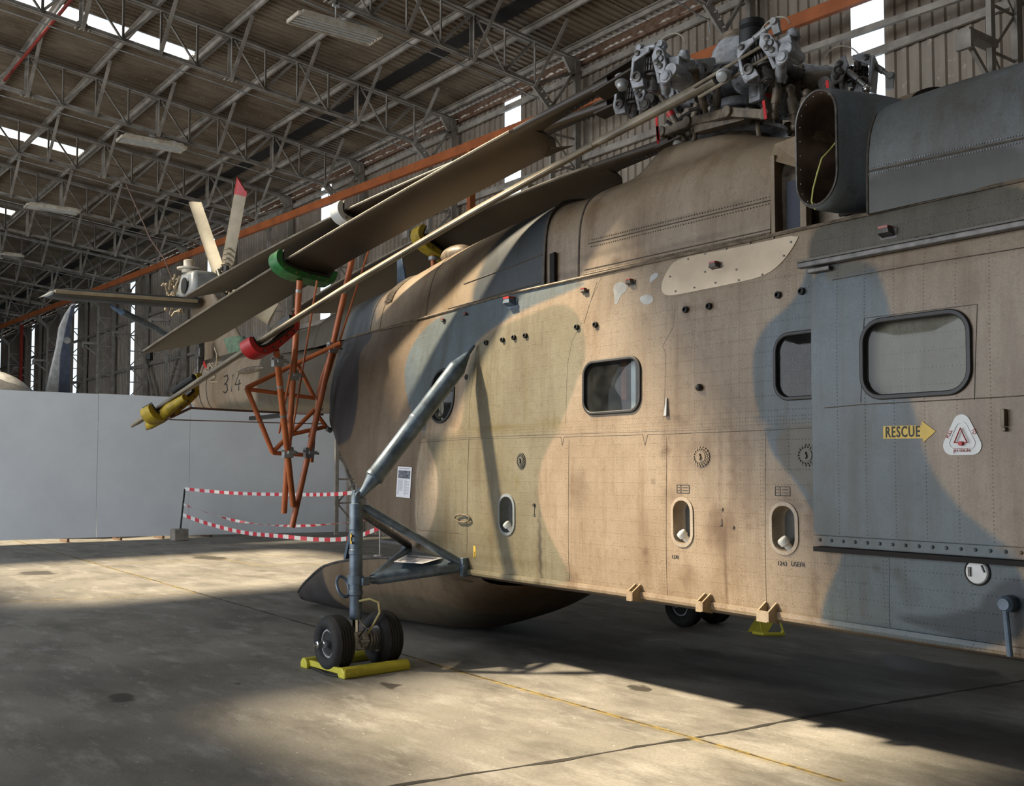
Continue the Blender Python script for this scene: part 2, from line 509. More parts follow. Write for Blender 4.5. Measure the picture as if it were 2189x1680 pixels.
# open-side wall with the tall door bay left open, and the near gable wall
mb = MB()
for (a, b, z0, z1) in ((-74, -21, 0, 13.6), (-21, 7, 8.2, 13.6), (7, 26, 0, 13.6)):
    pr = corr_profile(a, b, .25, .035)
    mb.grid([[(p[0], -22 + p[1], z0) for p in pr], [(p[0], -22 + p[1], z1) for p in pr]])
struct('wall_left', mb, M['wall'], smooth=0, fix=False)
pr = corr_profile(-22, 7.1, .25, .035)
mb = MB().grid([[(26 - p[1], p[0], 0) for p in pr], [(26 - p[1], p[0], ROOF_Z(p[0])) for p in pr]])
struct('wall_near', mb, M['wall'], smooth=0, fix=False)
# roof: corrugations run down the slope (along Y); skylight bays left out and glazed
def roof_piece(mb, x0, x1, y0, y1, pitch=.17, d=.032):
    pr = corr_profile(x0, x1, pitch, d)
    mb.grid([[(p[0], y0, ROOF_Z(y0) - p[1]) for p in pr], [(p[0], y1, ROOF_Z(y1) - p[1]) for p in pr]])
sky = [(11.8, 12.5), (3.0, 3.75), (-5.9, -5.15), (-14.72, -13.98), (-23.5, -22.76), (-32.3, -31.55), (-41.1, -40.4)]
openings = [(-21.0, -14.7, -12., -5.1), (-7.8, -4.1, -12.2, -5.0), (-33.5, -26, -12, -5.5)]  # unseen roof gaps, sized and placed to drop the sun patches
mb = MB(); x = 26.0
for (a, b) in sky:
    roof_piece(mb, b, x, -4.9, WY + .25)
    roof_piece(mb, a, b, 1.42, WY + .25)
    x = a
roof_piece(mb, -74, x, -4.9, WY + .25)
# unseen bays on the open side, with gaps added to shape the sunlight
yb = [-22, -12.2, -12, -5.5, -5.1, -5.0, -4.9]
for i in range(len(yb) - 1):
    y0, y1 = yb[i], yb[i + 1]; ym = (y0 + y1) / 2; x = 26.0
    for (a, b, c, d) in sorted([o for o in openings if o[2] < ym < o[3]], key=lambda o: -o[1]):
        roof_piece(mb, b, x, y0, y1); x = a
    roof_piece(mb, -74, x, y0, y1)
struct('ceiling', mb, M['roof'], smooth=0, fix=False)
for i, (a, b) in enumerate(sky):
    mb = MB(); roof_piece(mb, a, b, -4.9, 1.42)
    o = struct('window_%d' % (i + 20), mb, M['sheet'], smooth=0, fix=False)
    o['label'] = 'translucent skylight strip in the roof'
# dark lap band in the roof sheets along the purlin near the eave
mb = MB().beam((26, 5.05, ROOF_Z(5.05) - .055), (-74, 5.05, ROOF_Z(5.05) - .055), .34, .012, (0, .115, 1))
struct('trim_1', mb, simple('sooty_roof_lap', (.022, .018, .014), .9, 0, .4, 4.), smooth=0)
# purlins and girts
PY = [-4.3, -2.85, -1.4, .06, 1.5, 2.95, 4.4, 5.7, 6.75]
for i, y in enumerate(PY):
    mb = MB().angle((26, y, ROOF_Z(y) - .05), (-74, y, ROOF_Z(y) - .05), .09, .012, flip=-1)
    mb.beam((26, y, ROOF_Z(y) - .09), (-74, y, ROOF_Z(y) - .09), .05, .09)
    struct('trim_%d' % (i + 2), mb, M['steel'], smooth=0)
mb = MB()
for z in (9.62, 7.9, 5.9, 3.9, 1.9):
    mb.beam((26, 7.04, z), (-74, 7.04, z), .06, .12)
struct('trim_12', mb, M['steel'], smooth=0)
mb = MB().beam((26, 7.06, 9.84), (-74, 7.06, 9.84), .08, .07)
struct('trim_13', mb, M['steel_rust'], smooth=0)
# ragged closing flashing along the eave
mb = MB(); rows = [[], []]
xx = 6.0
while xx > -74:
    z = 9.90 + random.uniform(-.05, .02)
    rows[0].append((xx, 7.0, z)); rows[1].append((xx, 7.02, 10.05)); xx -= .09
mb.grid(rows)
struct('trim_14', mb, M['steel_rust'], smooth=0, fix=False)

# roof trusses -----------------------------------------------------------
ORD = ['', 'first', 'second', 'third', 'fourth', 'fifth', 'sixth', 'seventh', 'eighth', 'ninth', 'tenth', 'eleventh', 'twelfth', 'thirteenth', 'fourteenth']
nodes = [-1.39 + .722 * k for k in range(-4, 11)]      # panel points, down to the wall
def make_truss(x0):
    t = thing('roof_truss', '', 'truss', (x0, 5.9, 9.0), 'steel trusses under the hangar roof')
    ya = -4.9
    p = MB()
    for s in (-1, 1):
        p.angle((x0 + s * .02, ya, TOP_Z(ya)), (x0 + s * .02, 6.95, TOP_Z(6.95)), .075, .01, flip=s)
    part('top_chord', p, M['steel'], t, smooth=0)
    p = MB()
    for s in (-1, 1):
        p.angle((x0 + s * .02, ya, BOT_Z(ya)), (x0 + s * .02, 5.86, BOT_Z(5.86)), .08, .01, flip=-s)
    part('bottom_chord', p, M['steel'], t, smooth=0)
    p = MB().tube([(x0 - .1, ya, BOT_Z(ya) - .13), (x0 - .1, 5.4, BOT_Z(5.4) - .13), (x0 - .1, 5.75, BOT_Z(5.7) - .17), (x0 - .1, 6.0, 8.95), (x0 - .1, 6.05, 8.72)], .013, 6)
    part('conduit', p, M['gear_light'], t)
    for k, y in enumerate(nodes):
        main = (k % 4 == 0)
        if y < 5.9:
            p = MB()
            if main:
                p.beam((x0 - .035, y, BOT_Z(y)), (x0 - .035, y, TOP_Z(y)), .012, .05)
                p.beam((x0 + .035, y, BOT_Z(y)), (x0 + .035, y, TOP_Z(y)), .012, .05)
                p.beam((x0, y - .035, BOT_Z(y)), (x0, y - .035, TOP_Z(y)), .06, .012)
                for zz, sg in ((TOP_Z(y), -1), (BOT_Z(y), 1)):
                    p.prism([(x0 - .04, y - .20, zz), (x0 - .04, y + .20, zz), (x0 - .04, y + .07, zz + sg * .14), (x0 - .04, y - .07, zz + sg * .14)], (.012, 0, 0))
                for j in range(4):
                    p.cyl((x0 - .05, y - .12 + .08 * j, BOT_Z(y) - .02), (x0 + .05, y - .12 + .08 * j, BOT_Z(y) - .02), .016, n=6)
            else:
                p.angle((x0, y, BOT_Z(y)), (x0, y, TOP_Z(y)), .05, .007)
            part('web_post', p, M['steel'], t, smooth=0)
            if k % 2 == 0 and k + 1 < len(nodes):
                y1 = nodes[k + 1]
                if y1 < 5.9:
                    p = MB().angle((x0 + .01, y + .05, TOP_Z(y) - .04), (x0 + .01, y1, BOT_Z(y1)), .05, .007)
                    part('web_diagonal', p, M['steel'], t, smooth=0)
            if k % 2 == 1 and k + 1 < len(nodes):
                y1 = nodes[k + 1]
                p = MB().angle((x0 + .01, y, BOT_Z(y)), (x0 + .01, y1 - .05, TOP_Z(y1) - .04), .05, .007)
                part('web_diagonal', p, M['steel'], t, smooth=0)
        if k % 2 == 0 and y < 5.9:
            p = MB().angle((x0 + .05, y + .03, BOT_Z(y) - .05), (x0 + .98, y + .08, ROOF_Z(y) - .14), .075, .009)
            part('purlin_brace', p, M['steel'], t, smooth=0)
    return t
TX = XC[1:14]
tr = make_truss(TX[0]); trusses = [tr]
for x in TX[1:]:
    c = copy_tree(tr); c.location.x = x; trusses.append(c)
for i, t in enumerate(trusses):
    t['label'] = ('grey steel roof truss nearest the rotor head, at the top edge of the photo' if i == 0 else
                  'grey steel roof truss, %s from the front in the row under the roof' % ORD[i + 1])

def make_column(x0):
    t = thing('wall_column', '', 'column', (x0, 6.6, 0), 'lattice columns along the corrugated wall')
    part('outer_post', MB().beam((x0, 6.92, 0), (x0, 6.92, 9.86), .14, .09, (1, 0, 0)), M['steel'], t, smooth=0)
    part('inner_post', MB().beam((x0, 6.27, 0), (x0, 6.27, 8.86), .10, .07, (1, 0, 0)), M['steel'], t, smooth=0)
    mb = MB(); z = .2; s = 0
    while z < 8.2:
        a, b = (6.29, 6.88) if s else (6.88, 6.29)
        mb.beam((x0, a, z), (x0, b, z + .62), .045, .008, (1, 0, 0)); z += .62; s = 1 - s
        mb.beam((x0, 6.29, z), (x0, 6.88, z), .045, .008, (1, 0, 0))
    part('lacing', mb, M['steel'], t, smooth=0)
    mb = MB().beam((x0, 5.84, BOT_Z(5.84) + .04), (x0, 6.30, 8.74), .17, .05, (1, 0, 0))
    for k in range(3):
        mb.cyl((x0 - .1, 6.0 + .1 * k, 9.02 - .1 * k), (x0 + .1, 6.0 + .1 * k, 9.02 - .1 * k), .02, n=6)
    part('knee_strut', mb, M['steel'], t, smooth=0)
    mb = MB().beam((x0, 6.28, 8.80), (x0, 6.88, 9.66), .06, .05).beam((x0 + .05, 5.85, 9.15), (x0 + .05, 6.9, 9.62), .05, .05)
    mb.prism([(x0 - .03, 6.9, 9.86), (x0 - .03, 6.55, 9.86), (x0 - .03, 6.9, 9.35)], (.06, 0, 0))
    part('knee_brace', mb, M['steel'], t, smooth=0)
    mb = MB().beam((x0, 5.62, 7.1), (x0, 6.3, 7.1), .16, .10).beam((x0, 5.66, 7.05), (x0, 6.25, 6.6), .05, .06)
    mb.box((x0, 5.64, 7.0), (.2, .06, .22))
    part('bracket', mb, M['steel'], t, smooth=0)
    return t
col0 = make_column(XC[0]); cols = [col0]
for x in XC[1:14]:
    c = copy_tree(col0); c.location.x = x; cols.append(c)
for i, t in enumerate(cols):
    t['label'] = ('grey lattice wall column at the right edge of the photo behind the engine nose' if i == 0 else
                  'grey lattice wall column, %s from the right along the corrugated wall' % ORD[i + 1])

# longitudinal cross bracing of the wall, seen far away at left
for k, i in enumerate((4, 7, 10)):
    a, b = XC[i], XC[i + 1]
    mb = MB().beam((a, 6.85, 1.0), (b, 6.85, 6.2), .09, .09).beam((b, 6.8, 1.0), (a, 6.8, 6.2), .09, .09)
    struct('trim_%d' % (15 + k), mb, M['steel'], smooth=0)

# orange crane beam and its posts
pa = V((3.2, 6.42, 8.4)); pb = V((-62, 4.4, 8.4))
pb2 = at(0, 696, Z=8.4)
o = part('crane_beam', MB().beam(pa, (pb2.x - 8, pb2.y - .3, 8.4), .10, .19), M['orange_beam'], smooth=0)
tag(o, 'long orange overhead beam running along the corrugated wall', 'beam')
for k, (px, lab) in enumerate(((1007, 'orange post under the overhead beam, behind the folded blades'), (46, 'dull red post under the overhead beam at the left edge'))):
    g = at(px, 420 if k == 0 else 720, Y=5.66 if k == 0 else 4.2)
    o = part('crane_post', MB().beam((g.x, g.y, 0), (g.x, g.y, 8.28), .13, .13), M['orange_beam' if k == 0 else 'red_pipe'], smooth=0)
    tag(o, lab, 'post')

# pipe crossing the wall strip at top right, red sprinkler pipe at top left
o = part('wall_pipe', MB().beam((-2.4, 6.55, 8.12), (6, 6.4, 7.72), .07, .09), M['steel'], smooth=0)
tag(o, 'grey tie bar crossing the bright wall strip above the rotor head', 'bar')
a = at(152, 5, Z=10.6); b = at(25, 170, Z=10.75); b = V((b.x, a.y + .3, 10.6))
o = part('sprinkler_pipe', MB().cyl(at(160, -10, Z=10.4), at(10, 172, Z=10.45), .035, n=8), M['red_pipe'])
tag(o, 'thin red pipe under the roof at the top left corner', 'pipe')

# fluorescent fittings ----------------------------------------------------
def make_light(x0, y0, z0, L=1.55, mat='dirty_white'):
    t = thing('fluorescent_fitting', '', 'ceiling light', (x0, y0, z0), 'unlit fluorescent fittings hung from the trusses')
    e = .09                      # end taper
    rows = []
    for yy, w, h in ((y0 - L / 2, .17, 0), (y0 - L / 2 + e, .17, .09), (y0 + L / 2 - e, .17, .09), (y0 + L / 2, .17, 0)):
        rows.append([(x0 - .24, yy, z0), (x0 - .20, yy, z0 + h + .01), (x0, yy, z0 + h + .03), (x0 + .20, yy, z0 + h + .01), (x0 + .24, yy, z0)])
    mb = MB().grid(rows)
    for s in (-1, 1):
        mb.beam((x0 + s * .23, y0 - L / 2, z0), (x0 + s * .23, y0 + L / 2, z0), .015, .05)
        mb.beam((x0 - .23, y0 + s * L / 2, z0 + .01), (x0 + .23, y0 + s * L / 2, z0 + .01), .03, .06)
    mb.box((x0, y0, z0 + .035), (.42, L - .08, .01))
    part('reflector', mb, M[mat], t, smooth=0)
    for k in range(4):
        xx = x0 - .15 + .1 * k
        part('tube', MB().cyl((xx, y0 - L / 2 + .03, z0 - .005), (xx, y0 + L / 2 - .03, z0 - .005), .019, n=8), M['white'], t)
    zt = BOT_Z(y0)
    part('hanger', MB().cyl((x0, y0, z0 + .08), (x0, y0, zt - .02), .012, n=6).beam((x0, y0 - .06, zt - .05), (x0, y0 + .06, zt - .05), .05, .04), M['white'], t)
    return t
fl = make_light(-7.7, 1.57, 9.14)
fls = [fl]
for (x, px, py) in ((-16.65, 325, 309), (-25.55, 112, 448), (-34.45, 2, 545)):
    g = at(px, py, X=x)
    fls.append(make_light(x, g.y, g.z, 1.5))
for t, l in zip(fls, ('large white fluorescent fitting hanging at the top centre', 'white fluorescent fitting hanging left of the folded blades, above the tail rotor',
                      'rust streaked fluorescent fitting hanging far left, third in the line', 'fluorescent fitting cut by the left edge, farthest of those hanging')):
    t['label'] = l
# small floodlights on wall columns
for k, (px, py, Y) in enumerate(((790, 508, 5.9), (320, 760, 5.9))):
    g = at(px, py, Y=Y)
    t = thing('floodlight', ['white floodlight on the wall behind the folded blades', 'small dark floodlight on a column above the partition'][k], 'lamp', g)
    mm = 'white' if k == 0 else 'black'
    part('lamp_head', MB().box(g, (.30, .16, .34), (V((.8, -.6, 0)), V((.6, .8, 0)), V((0, 0, 1)))), M[mm], t, bevel=.02)
    xc = min(XC, key=lambda q: abs(q - g.x)); part('lamp_arm', MB().tube([g, (g.x, 6.16, g.z + .1), (xc, 6.16, g.z + .1)], .02, 6), M['steel'], t)

# white partition ---------------------------------------------------------
def P17(px, py): return at(px, py, X=-17.7)
ys = [P17(-260, 1000).y, P17(208, 1000).y, P17(405, 1000).y, P17(748, 1000).y]
for i in range(3):
    y0, y1 = ys[i], ys[i + 1]
    zb = [.12, .10, .07, .0][i:i + 2]
    mb = MB().hexa([(-17.72, y0 + .006, zb[0]), (-17.70, y0 + .006, zb[0]), (-17.70, y1 - .006, zb[1]), (-17.72, y1 - .006, zb[1]),
                    (-17.72, y0 + .006, 3.49), (-17.70, y0 + .006, 3.49), (-17.70, y1 - .006, 3.48), (-17.72, y1 - .006, 3.48)])
    o = part('partition_panel', mb, M['partition'], smooth=0)
    tag(o, ['pale blue partition sheet at the left edge of the photo', 'pale blue partition sheet, narrow middle one of three', 'pale blue partition sheet behind the barrier tape'][i], 'partition')
    for yy in (y0 + .6, y1 - .6):
        part('partition_foot', MB().beam((-17.78, yy, 0), (-17.78, yy, 3.3), .05, .05).beam((-17.78, yy, .02), (-18.4, yy, .02), .06, .04), M['steel_rust'], o)
o = part('padlock', MB().box(P17(419, 853) + V((.04, 0, 0)), (.03, .13, .11)).tube([P17(415, 850) + V((.04, 0, 0)), P17(415, 846) + V((.04, 0, 0)), P17(421, 845) + V((.04, 0, 0)), P17(422, 848) + V((.04, 0, 0))], .012, 6), M['black'])
tag(o, 'small black padlock shape at the top of the pale partition', 'padlock')
# black strip put in for the dark gap right of the partition
o = part('dark_gap_strip', MB().beam((-17.6, ys[3] + .12, 0), (-17.6, ys[3] + .12, 3.3), .12, .16), M['void'], smooth=0)
tag(o, 'black strip added for the dark gap at the right end of the pale partition', 'post')

# background aircraft above the partition
t = thing('parked_aircraft', 'grey and white aircraft nose rising above the partition at the left edge', 'aircraft', (-25, -1.2, 0))
c0 = at(-70, 900, X=-25)
mb = MB().sphere((c0.x, c0.y, c0.z - .1), 1, 32, 20, (4.2, 1.95, 1.55))
part('fuselage', mb, M['bggrey'], t, smooth=60)
mb = MB().sphere((c0.x + 1.2, c0.y + .2, c0.z + .12), 1, 24, 16, (2.4, 1.35, 1.25))
part('canopy', mb, M['bgwhite'], t, smooth=60)
t = thing('parked_aircraft_fin', 'white and dark blue upright tail fin standing behind the pale partition', 'tail fin', (-25, 1.4, 0))
def fin_poly(pts, x): return [at(px, py, X=x) for px, py in pts]
part('fin', MB().prism(fin_poly([(92, 860), (104, 800), (118, 742), (124, 700), (137, 672), (152, 650), (160, 650), (150, 690), (146, 760), (150, 860)], -25), (.16, 0, 0)), M['bgwhite'], t, smooth=0, bevel=.03)
part('rudder', MB().prism(fin_poly([(124, 860), (128, 760), (140, 700), (152, 655), (158, 652), (149, 700), (148, 860)], -24.8), (.10, 0, 0)), M['bgblue'], t, smooth=0)
part('roundel', MB().cyl(at(143, 728, X=-24.68), at(143, 728, X=-24.68) + V((.05, 0, 0)), .10, n=20), M['gear_light'], t)
part('tail_boom', MB().lathe((-25.0, 1.42, 2.9), (-1, 0, 0), [(-3, .35), (-.5, .42), (3.0, .5)], 20), M['bgwhite'], t)
part('tail_wheel_leg', MB().cyl((-25.0, 1.42, 0), (-25.0, 1.42, 2.6), .08), M['bggrey'], t)
# clutter in the dark behind the tail
o = part('dark_hoarding', MB().box((-21, 6.0, 1.0), (3.0, .1, 2.0)), M['void'], smooth=0)
tag(o, 'dark board standing against the wall behind the open rear ramp', 'board')

# barrier tape and posts ---------------------------------------------------
def tapemat():
    m, nt, b = newmat('red_white_barrier_tape')
    at_ = nd(nt, 'ShaderNodeAttribute', attribute_name='along').outputs['Fac']
    f = mth(nt, 'GREATER_THAN', mth(nt, 'FRACT', mth(nt, 'DIVIDE', at_, .34)), .5)
    c = mixc(nt, f, (.62, .62, .60), (.50, .03, .05))
    nt.links.new(c, b.inputs['Base Color']); b.inputs['Roughness'].default_value = .4
    return m
M['tape'] = tapemat()
post_b = at(383, 1150, Z=0); post_b = V((-16.9, at(383, 1150, X=-16.9).y, 0))
post_t = V((-16.9, at(395, 1045, X=-16.9).y, at(395, 1045, X=-16.9).z))
t = thing('barrier_post', 'thin dark barrier post in a grey concrete block before the partition', 'post', post_b)
part('pole', MB().cyl(post_b, post_t, .022, n=8), M['black'], t)
part('concrete_foot', MB().box(post_b + V((0, 0, .14)), (.34, .34, .28)), M['concrete_block'], t, bevel=.02)
p2b = at(812, 1190, Z=0)
p2t = at(812, 1100, X=p2b.x)
t = thing('barrier_post', 'thin white barrier post behind the wheel strut', 'post', p2b)
part('pole', MB().cyl(p2b, V((p2b.x, p2b.y, 1.15)), .018, n=8), M['gear_light'], t)
part('foot', MB().cyl(p2b, p2b + V((0, 0, .04)), .12, n=16), M['steel'], t)
def tape(pts, w, label, tw=0):
    N = 90; P = []
    for i in range(N + 1):
        s = i / N * (len(pts) - 1); k = min(int(s), len(pts) - 2); f = s - k
        a = pts[max(k - 1, 0)]; b = pts[k]; c = pts[k + 1]; d = pts[min(k + 2, len(pts) - 1)]
        P.append(.5 * ((2 * b) + (c - a) * f + (2 * a - 5 * b + 4 * c - d) * f * f + (3 * b - a - 3 * c + d) * f ** 3))
    rows = []; L = [0.]
    for i, p in enumerate(P):
        if i: L.append(L[-1] + (p - P[i - 1]).length)
        d = (P[min(i + 1, N)] - P[max(i - 1, 0)]).normalized()
        th = 1.45 * math.sin(i / N * tw * math.pi) if tw else 0
        n = V((d.y, -d.x, 0)).normalized()
        u = V((0, 0, 1)) * math.cos(th) + n * math.sin(th)
        rows.append([p - u * w / 2, p + u * w / 2])
    mb = MB().grid(rows)
    o = part('barrier_tape', mb, M['tape'], smooth=0, fix=False)
    a = o.data.attributes.new('along', 'FLOAT', 'POINT')
    a.data.foreach_set('value', [L[i // 2] for i in range(len(mb.v))])
    m = o.modifiers.new('thickness', 'SOLIDIFY'); m.thickness = .002
    return tag(o, label, 'barrier tape', 'red and white tapes strung before the partition')
def seq(px, xs):
    return [at(a, b, X=x) for (a, b), x in zip(px, xs)]
tape(seq([(395, 1045), (500, 1054), (620, 1057), (720, 1056), (783, 1049)], [-16.9, -15.3, -13.2, -11., -9.96]), .075, 'red and white barrier tape, topmost and nearly level')
tape(seq([(392, 1078), (440, 1095), (500, 1112), (560, 1121), (640, 1124), (740, 1117), (812, 1105)], [-16.9, -16., -15, -14., -12.5, -11, -9.96]), .06, 'red and white barrier tape, middle one that sags and twists', 3)
tape(seq([(390, 1100), (440, 1118), (520, 1138), (600, 1146), (680, 1153), (750, 1150), (812, 1128)], [-16.9, -16., -14.5, -13., -12, -11, -9.96]), .085, 'red and white barrier tape, lowest and hanging near the floor')

# floor markings and joints --------------------------------------------------
def strip_px(name, px, w, mat, label, z=.003, wob=0, cat='marking'):
    P = [at(a, b, Z=0) for a, b in px]; Q = []
    for k in range(len(P) - 1):
        n = max(2, int((P[k + 1] - P[k]).length / .12)) if wob else 2
        for i in range(n): Q.append(P[k].lerp(P[k + 1], i / n))
    Q.append(P[-1]); rows = []
    rnd = random.Random(3); o1 = 0
    for i, q in enumerate(Q):
        d = (Q[min(i + 1, len(Q) - 1)] - Q[max(i - 1, 0)]).normalized(); n = V((-d.y, d.x, 0))
        o1 = .8 * o1 + rnd.uniform(-wob, wob); ww = w * (rnd.uniform(.4, 1.5) if wob else 1)
        rows.append([q + n * (ww / 2 + o1) + V((0, 0, z)), q + n * (-ww / 2 + o1) + V((0, 0, z))])
    o = part(name, MB().grid(rows), mat, smooth=0, fix=True)
    for p in o.data.polygons:
        if p.normal.z < 0: o.data.flip_normals(); break
    o['kind'] = 'structure'; o['label'] = label
    return o
strip_px('trim_20', [(-60, 1128), (55, 1162), (683, 1342), (930, 1420), (1700, 1640), (1800, 1669)], .025, M['crack'], 'floor joint running along the hangar', .002, .006)
strip_px('trim_21', [(-60, 1128), (55, 1162), (300, 1232), (420, 1268)], .07, M['line_yellow'], 'worn yellow line along the floor joint at left')
strip_px('trim_22', [(870, 1404), (1700, 1642), (1800, 1672)], .07, M['line_yellow'], 'worn yellow line on the sunlit floor')
strip_px('trim_23', [(-30, 1288), (200, 1279), (420, 1268)], .09, M['line_yellow'], 'worn yellow line across the floor at left')
strip_px('trim_24', [(200, 1192), (700, 1186), (860, 1180)], .12, M['line_yellow'], 'faint yellow floor line before the partition')
strip_px('trim_25', [(250, 1205), (480, 1196), (560, 1210), (860, 1200)], .12, M['line_yellow'], 'faint yellow floor line under the tail boom')
strip_px('trim_26', [(2300, 1437), (2154, 1460), (1960, 1490), (1657, 1543), (1400, 1590), (1119, 1636), (1000, 1655), (800, 1690)], .035, M['crack'], 'dark cracked floor joint across the foreground', .002, .016)

# ============================================================ helicopter
T1 = (.275, .215, .148); T2 = (.155, .112, .07); TS = (.35, .285, .20)
BG = (.082, .112, .132); OL = (.09, .085, .064); GB = (.165, .148, .095); NV = (.022, .034, .046); DK = (.038, .036, .040)
CAMO_SIDE = [
    (T1, None),
    (T2, [(690, 700), (905, 640), (905, 760), (880, 900), (905, 950), (920, 1000), (905, 1180), (600, 1200), (600, 700)]),
    (TS, [(905, 900), (1010, 925), (1005, 940), (930, 960), (935, 1090), (905, 1150), (885, 1170), (880, 1000)]),
    (BG, [(975, 650), (905, 672), (865, 705), (842, 750), (838, 795), (855, 860), (880, 905), (900, 932), (918, 870), (945, 815), (1000, 740), (1060, 692), (1130, 655), (1215, 622), (1262, 596), (1100, 610)]),  # blue-grey camouflage; its lower border also paints in the sun's edge
    (GB, [(1000, 745), (1060, 700), (1140, 668), (1195, 645), (1232, 665), (1252, 710), (1258, 760), (1240, 810), (1222, 860), (1200, 915), (1166, 975), (1156, 1020), (1156, 1075), (1172, 1130), (1200, 1185), (1238, 1260), (1000, 1250), (885, 1180), (905, 1160), (930, 1100), (938, 1040), (928, 985), (905, 945), (905, 935), (985, 935), (992, 850)]),
    (DK, [(745, 716), (722, 750), (733, 800), (738, 850), (736, 900), (722, 955), (600, 960), (600, 700), (735, 690)]),
    (BG, [(1775, 470), (1738, 500), (1725, 560), (1716, 610), (1690, 655), (1642, 692), (1616, 740), (1612, 800), (1620, 860), (1642, 925), (1652, 965), (1690, 1010), (1715, 1045), (1742, 1095), (1775, 1130), (1790, 590), (1790, 470)]),
    (OL, [(1738, 470), (1722, 520), (1726, 558), (1760, 582), (2200, 500), (2200, 360)]),
    (OL, [(1660, 940), (1700, 905), (1775, 880), (1775, 1090), (1738, 1060), (1702, 1020), (1672, 985)]),
    (BG, [(1806, 1150), (1803, 1195), (1785, 1235), (1762, 1285), (1752, 1345), (2200, 1420), (2200, 1150)]),
    (NV, [(2200, 1225), (2140, 1242), (2125, 1262), (2105, 1275), (2098, 1300), (2060, 1306), (2000, 1318), (1935, 1312), (1905, 1322), (2200, 1405)]),
]
BOOM_TONES = [(T1, None), ((.070, .055, .032), [(562, 700), (548, 760), (556, 800), (548, 840), (540, 920), (760, 920), (760, 660)]),  # tan aft, dark brown fore part, darker band along the bottom
             ((.10, .09, .065), [(440, 852), (700, 866), (700, 920), (440, 920)])]
CAMO_DOOR = [
    (T1, None),
    (BG, [(1700, 560), (1862, 560), (1880, 592), (1898, 640), (1910, 700), (1915, 760), (1938, 825), (1950, 860), (1963, 905), (1972, 950), (1992, 1000), (2018, 1045), (2060, 1092), (2105, 1130), (2160, 1172), (2250, 1250), (1700, 1250)]),
    (OL, [(1760, 570), (1860, 552), (1856, 580), (1800, 592), (1762, 604)]),
]
CAMO_DECK = [          # painted bands given in metres along and up the spine
    (T1, None),
    ((.085, .10, .115), [(-2.95, 3.0), (-2.95, 3.6), (-2.8, 4.2), (-2.15, 4.2), (-2.22, 3.6), (-2.22, 3.0)]),
    ((.085, .072, .05), [(-9.5, 3.0), (-9.5, 3.9), (-2.85, 3.9), (-2.97, 3.6), (-2.97, 3.0)]),
    ((.038, .048, .058), [(-.12, 3.0), (-.08, 3.4), (.08, 3.72), (.34, 3.98), (.50, 4.3), (1.04, 4.3), (1.04, 3.0)]),
]
CAMO_NAC = [
    ((.115, .13, .14), None),
    ((.045, .047, .038), [(1840, 372), (2200, 282), (2200, 420), (1840, 490)]),
]
def pip(px, pz, poly):
    ins = np.zeros(px.shape, bool); n = len(poly)
    for i in range(n):
        x1, z1 = poly[i]; x2, z2 = poly[(i + 1) % n]
        c = ((z1 > pz) != (z2 > pz)) & (px < (x2 - x1) * (pz - z1) / (z2 - z1 + 1e-12) + x1)
        ins ^= c
    return ins
def smoothpoly(P, it=2):
    for _ in range(it):
        Q = []
        for i in range(len(P)):
            a, b = P[i], P[(i + 1) % len(P)]
            Q += [(a[0] * .75 + b[0] * .25, a[1] * .75 + b[1] * .25), (a[0] * .25 + b[0] * .75, a[1] * .25 + b[1] * .75)]
        P = Q
    return P
def mkpaint(camo, Y, soft=.018, stains=()):
    polys = []
    for col, px in camo:
        if px is None: polys.append((np.array(col), None)); continue
        polys.append((np.array(col), px if abs(px[0][0]) < 20 else smoothpoly([(g.x, g.z) for g in (at(a, b, Y=Y) for a, b in px)])))
    st = []
    for (px, py, rx, rz, k, col) in stains:
        g = at(px, py, Y=Y); st.append((g.x, g.z, rx, rz, k, np.array(col)))
    def f(vs):
        A = np.array(vs); x, z = A[:, 0], A[:, 2]
        out = np.zeros((len(A), 3)); out[:] = polys[0][0]
        jit = [(math.cos(a) * r, math.sin(a) * r) for r in (soft * .5, soft) for a in np.linspace(0, 2 * math.pi, 6, endpoint=False)]
        for col, P in polys[1:]:
            w = np.zeros(len(A))
            for dx, dz in jit: w += pip(x + dx, z + dz, P)
            w = (w / len(jit))[:, None]
            out = out * (1 - w) + col * w
        rnd = np.random.RandomState(1)
        for (cx, cz, rx, rz, k, col) in st:
            dx = (x - cx + min(.012, rx * .25) * np.sin(z * 61 + cx * 9)) / rx; dz = (z - cz + min(.02, rz * .2) * np.sin(x * 47 + cz * 5)) / rz
            w = (np.clip(1.25 - np.sqrt(dx * dx + dz * dz), 0, 1) ** .7 * k)[:, None]
            out = out * (1 - w) + out * col * w
        return out
    return f
BR = (.42, .30, .17); DKS = (.35, .30, .25); YG = (.75, .68, .25)
